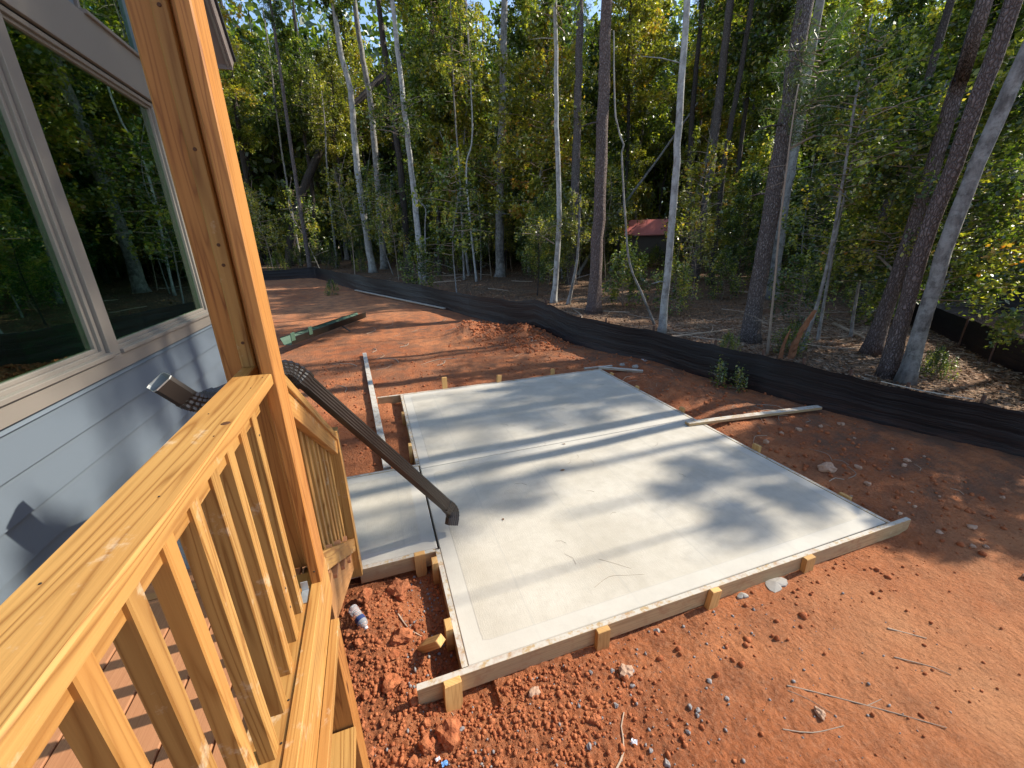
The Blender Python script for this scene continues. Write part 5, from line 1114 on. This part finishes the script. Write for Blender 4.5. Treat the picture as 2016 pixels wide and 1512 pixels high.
limb((21.7, 8.6, 6.4), (17.5, 6.8, 6.6), FLAT[0], 1.2, 'big leafy branch in the upper right corner', .05)
limb((10.6, 20.7, 2.2), (9.4, 17.6, 2.4), FLAT[1], .9, 'bright leafy spray low between the thin pale trunk and the pines')
limb((7.0, 15.2, 2.3), (5.8, 15.6, 2.7), FLAT[1], .7, 'bright leafy spray left of the thin pale trunk')
limb((8.3, 26.3, 5.4), (6.6, 25.6, 6.3), FLAT[0], 1.5, 'leafy branch crossing before the straight grey trunk')
limb((2.9, 25.4, 7.8), (1.0, 25.6, 8.2), FLAT[0], 1.3, 'leafy branch hanging between the pale trunks on the left')
# distant mass: uncountable
r_ = np.random.default_rng(77); n = 150000
az = r_.uniform(-.55, 1.62, n); rad = r_.uniform(52, 84, n); X = rad * np.sin(az); Y = rad * np.cos(az)
zz = gbase(X, Y) + 27 * r_.beta(1.0, 1.15, n) + 3.0 * fbm(X * .1, Y * .1, 3, 50)
keep = (fbm(X * .16 + zz * .05, zz * .22 + Y * .1, 4, 61) > -0.36) | (zz < 14); X, Y, zz = X[keep], Y[keep], zz[keep]
nb_ = 26000; ab = r_.uniform(-.6, 1.7, nb_); X = np.concatenate([X, 88 * np.sin(ab)]); Y = np.concatenate([Y, 88 * np.cos(ab)]); zz = np.concatenate([zz, gbase(88 * np.sin(ab), 88 * np.cos(ab)) + r_.uniform(-1, 15, nb_)]); n = len(X)
nrm = r_.normal(0, .8, (n, 3)) + [0, 0, .6]; nrm /= np.linalg.norm(nrm, axis=1)[:, None]; d = r_.normal(0, 1, (n, 3)); d -= nrm * (d * nrm).sum(1)[:, None]; d /= np.linalg.norm(d, axis=1)[:, None]; e = np.cross(nrm, d); sz = r_.uniform(.3, 1.1, n)[:, None]; sz[-nb_:] *= 1.9
C_ = np.stack([X, Y, zz], -1); Q_ = np.stack([C_ - d * sz * .5, C_ + e * sz * .32, C_ + d * sz * .5, C_ - e * sz * .32], 1).reshape(-1, 3)
tag(link('distant_foliage', npmesh('distant_foliage', Q_, np.arange(n * 4).reshape(-1, 4), M['leaf'], {'tint': ('FACE', np.clip(r_.beta(2, 2.6, n), 0, 1))})), 'mass of leaves of the far woods closing the background', 'foliage', kind='stuff')
V = []; F_ = []
for i in range(220):
    a = random.uniform(-.5, 1.6); rd_ = random.uniform(50, 80); x, y = rd_ * math.sin(a), rd_ * math.cos(a); g = float(gbase(np.array(x), np.array(y))); w_ = random.uniform(.06, .22); lx, ly = random.uniform(-1.5, 1.5), random.uniform(-1, 1); k0 = len(V)
    for (zz_, f) in ((0, 1), (12, .8), (24, .4)):
        for q in range(5): V.append((x + lx * zz_ / 24 + math.cos(q * 1.2566) * w_ * f, y + ly * zz_ / 24 + math.sin(q * 1.2566) * w_ * f, g + zz_ - .2))
    for l in (0, 5): F_ += [(k0 + l + q, k0 + l + (q + 1) % 5, k0 + l + 5 + (q + 1) % 5, k0 + l + 5 + q) for q in range(5)]
tag(mk('distant_trunks', V, F_, M['bark_dark']), 'thin far trunks deep in the woods that merge into one another', 'trunks', kind='stuff')
# leaf litter on the forest floor
r_ = np.random.default_rng(5); n = 60000; az = r_.uniform(-.25, 1.45, n * 2); rad = 8 + 34 * r_.uniform(0, 1, n * 2) ** 1.5; X = rad * np.sin(az); Y = rad * np.cos(az); ok = ~inside(X - .1, Y); X, Y = X[ok][:n], Y[ok][:n]; n = len(X)
zz = ground(X, Y) + r_.uniform(.005, .035, n); nrm = r_.normal(0, .45, (n, 3)) + [0, 0, 1]; nrm /= np.linalg.norm(nrm, axis=1)[:, None]; d = r_.normal(0, 1, (n, 3)); d -= nrm * (d * nrm).sum(1)[:, None]; d /= np.linalg.norm(d, axis=1)[:, None]; e = np.cross(nrm, d); sz = r_.uniform(.035, .10, n)[:, None]
C_ = np.stack([X, Y, zz], -1); Q_ = np.stack([C_ - d * sz * .5, C_ + e * sz * .32, C_ + d * sz * .5, C_ - e * sz * .32], 1).reshape(-1, 3)
tag(link('leaf_litter', npmesh('leaf_litter', Q_, np.arange(n * 4).reshape(-1, 4), M['dead_leaf'])), 'fallen brown leaves covering the forest floor', 'leaf litter', kind='stuff')
n = 9000; X = r_.uniform(6, 14, n); Y = r_.uniform(2.2, 10, n); ok = ~inside(X - .1, Y); X, Y = X[ok], Y[ok]; n = len(X); zz = ground(X, Y) + .02
a = r_.uniform(0, 6.28, n); L_ = r_.uniform(.06, .22, n); dx, dy = np.cos(a) * L_, np.sin(a) * L_; w_ = .003
Q_ = np.stack([np.stack([X, Y, zz], -1), np.stack([X + dx, Y + dy, zz + r_.uniform(-.01, .03, n)], -1), np.stack([X + dx - np.sin(a) * w_, Y + dy + np.cos(a) * w_, zz + .004], -1), np.stack([X - np.sin(a) * w_, Y + np.cos(a) * w_, zz + .004], -1)], 1).reshape(-1, 3)
tag(link('pine_straw', npmesh('pine_straw', Q_, np.arange(n * 4).reshape(-1, 4), M['stick'])), 'pine straw and fine twigs behind the fence', 'pine straw', kind='stuff')
# fallen branches behind the fence
FB = [((7.36, 8.51), (8.5, 8.5), (9.7, 8.7), .035, 'grey fallen branch behind the fence between the slim pale trunk and the big pine'),
      ((12.81, 8.02), (12.0, 7.1), (11.26, 6.26), .05, 'bent fallen log behind the thin saplings left of the leaning trunks'),
      ((3.2, 27.5), (4.6, 28.5), (6.2, 31.5), .06, 'long pale fallen branch curving up behind the fence on the left'),
      ((2.2, 24.5), (3.6, 24.4), (5.2, 24.8), .05, 'pale fallen limb lying just behind the far fence'),
      ((9.4, 6.9), (9.9, 5.9), (10.8, 5.5), .03, 'dark fallen branch behind the three leaning trunks'),
      ((10.6, 4.9), (11.2, 4.9), (11.8, 4.6), .03, 'short dark log on the ground before the right-hand black fence'),
      ((5.9, 11.2), (6.6, 12.0), (7.0, 13.4), .025, 'thin fallen limb behind the fence left of the stout middle pine')]
for a, b, c, r, lb in FB: stick([a, b, c], lb, r, 'stick', 'fallen_branch', None, 'branch', fork=True)
for i in range(55):
    for _ in range(30):
        x = random.uniform(0, 18); y = random.uniform(4, 30)
        if outside(x, y, .4) and D_(x, y) < 32: break
    a = random.uniform(0, 6.28); L = random.uniform(.6, 2.6); p2 = (x + L * math.cos(a), y + L * math.sin(a))
    if not outside(*p2, .1): continue
    stick([(x, y), (x + .5 * L * math.cos(a + .2), y + .5 * L * math.sin(a + .2)), p2], 'dead branch lying on the forest floor', random.uniform(.01, .03), 'stick' if i % 3 else 'twig', 'fallen_branch', 'dead branches on the forest floor', 'branch', fork=i % 2 == 0)
# red roof glimpsed through the trunks
shd = tag(empty('shed', (22.4, 30.2, gz(22.4, 30.2) + .95)), 'low shed with bright red roof glimpsed through the trunks', 'shed'); shd.rotation_euler = (0, 0, R(-36)); shd.scale = (.75, .75, .85)
def sb(name, v, f, m): return mk(name, v, f, M[m], shd)
def bxv(x0, x1, y0, y1, z0, z1): return [(x0, y0, z0), (x1, y0, z0), (x1, y1, z0), (x0, y1, z0), (x0, y0, z1), (x1, y0, z1), (x1, y1, z1), (x0, y1, z1)]
BF = [(0, 3, 2, 1), (4, 5, 6, 7), (0, 1, 5, 4), (1, 2, 6, 5), (2, 3, 7, 6), (3, 0, 4, 7)]
sb('wall', bxv(-2.6, 2.6, -1.5, 1.5, 0, 1.9), BF, 'shed_wall')
sb('roof', [(-3, -1.9, 1.8), (3, -1.9, 1.8), (3, 0, 3.2), (-3, 0, 3.2), (3, 1.9, 1.8), (-3, 1.9, 1.8), (-3, -1.9, 1.72), (3, -1.9, 1.72)], [(0, 1, 2, 3), (3, 2, 4, 5), (6, 7, 1, 0)], 'red_metal')
for i in range(7): 
    y = -2.9 + i * .966; sb('seam', [(y, -1.9, 1.83), (y + .05, -1.9, 1.83), (y + .05, 0, 3.25), (y, 0, 3.25)], [(0, 1, 2, 3)], 'red_metal')
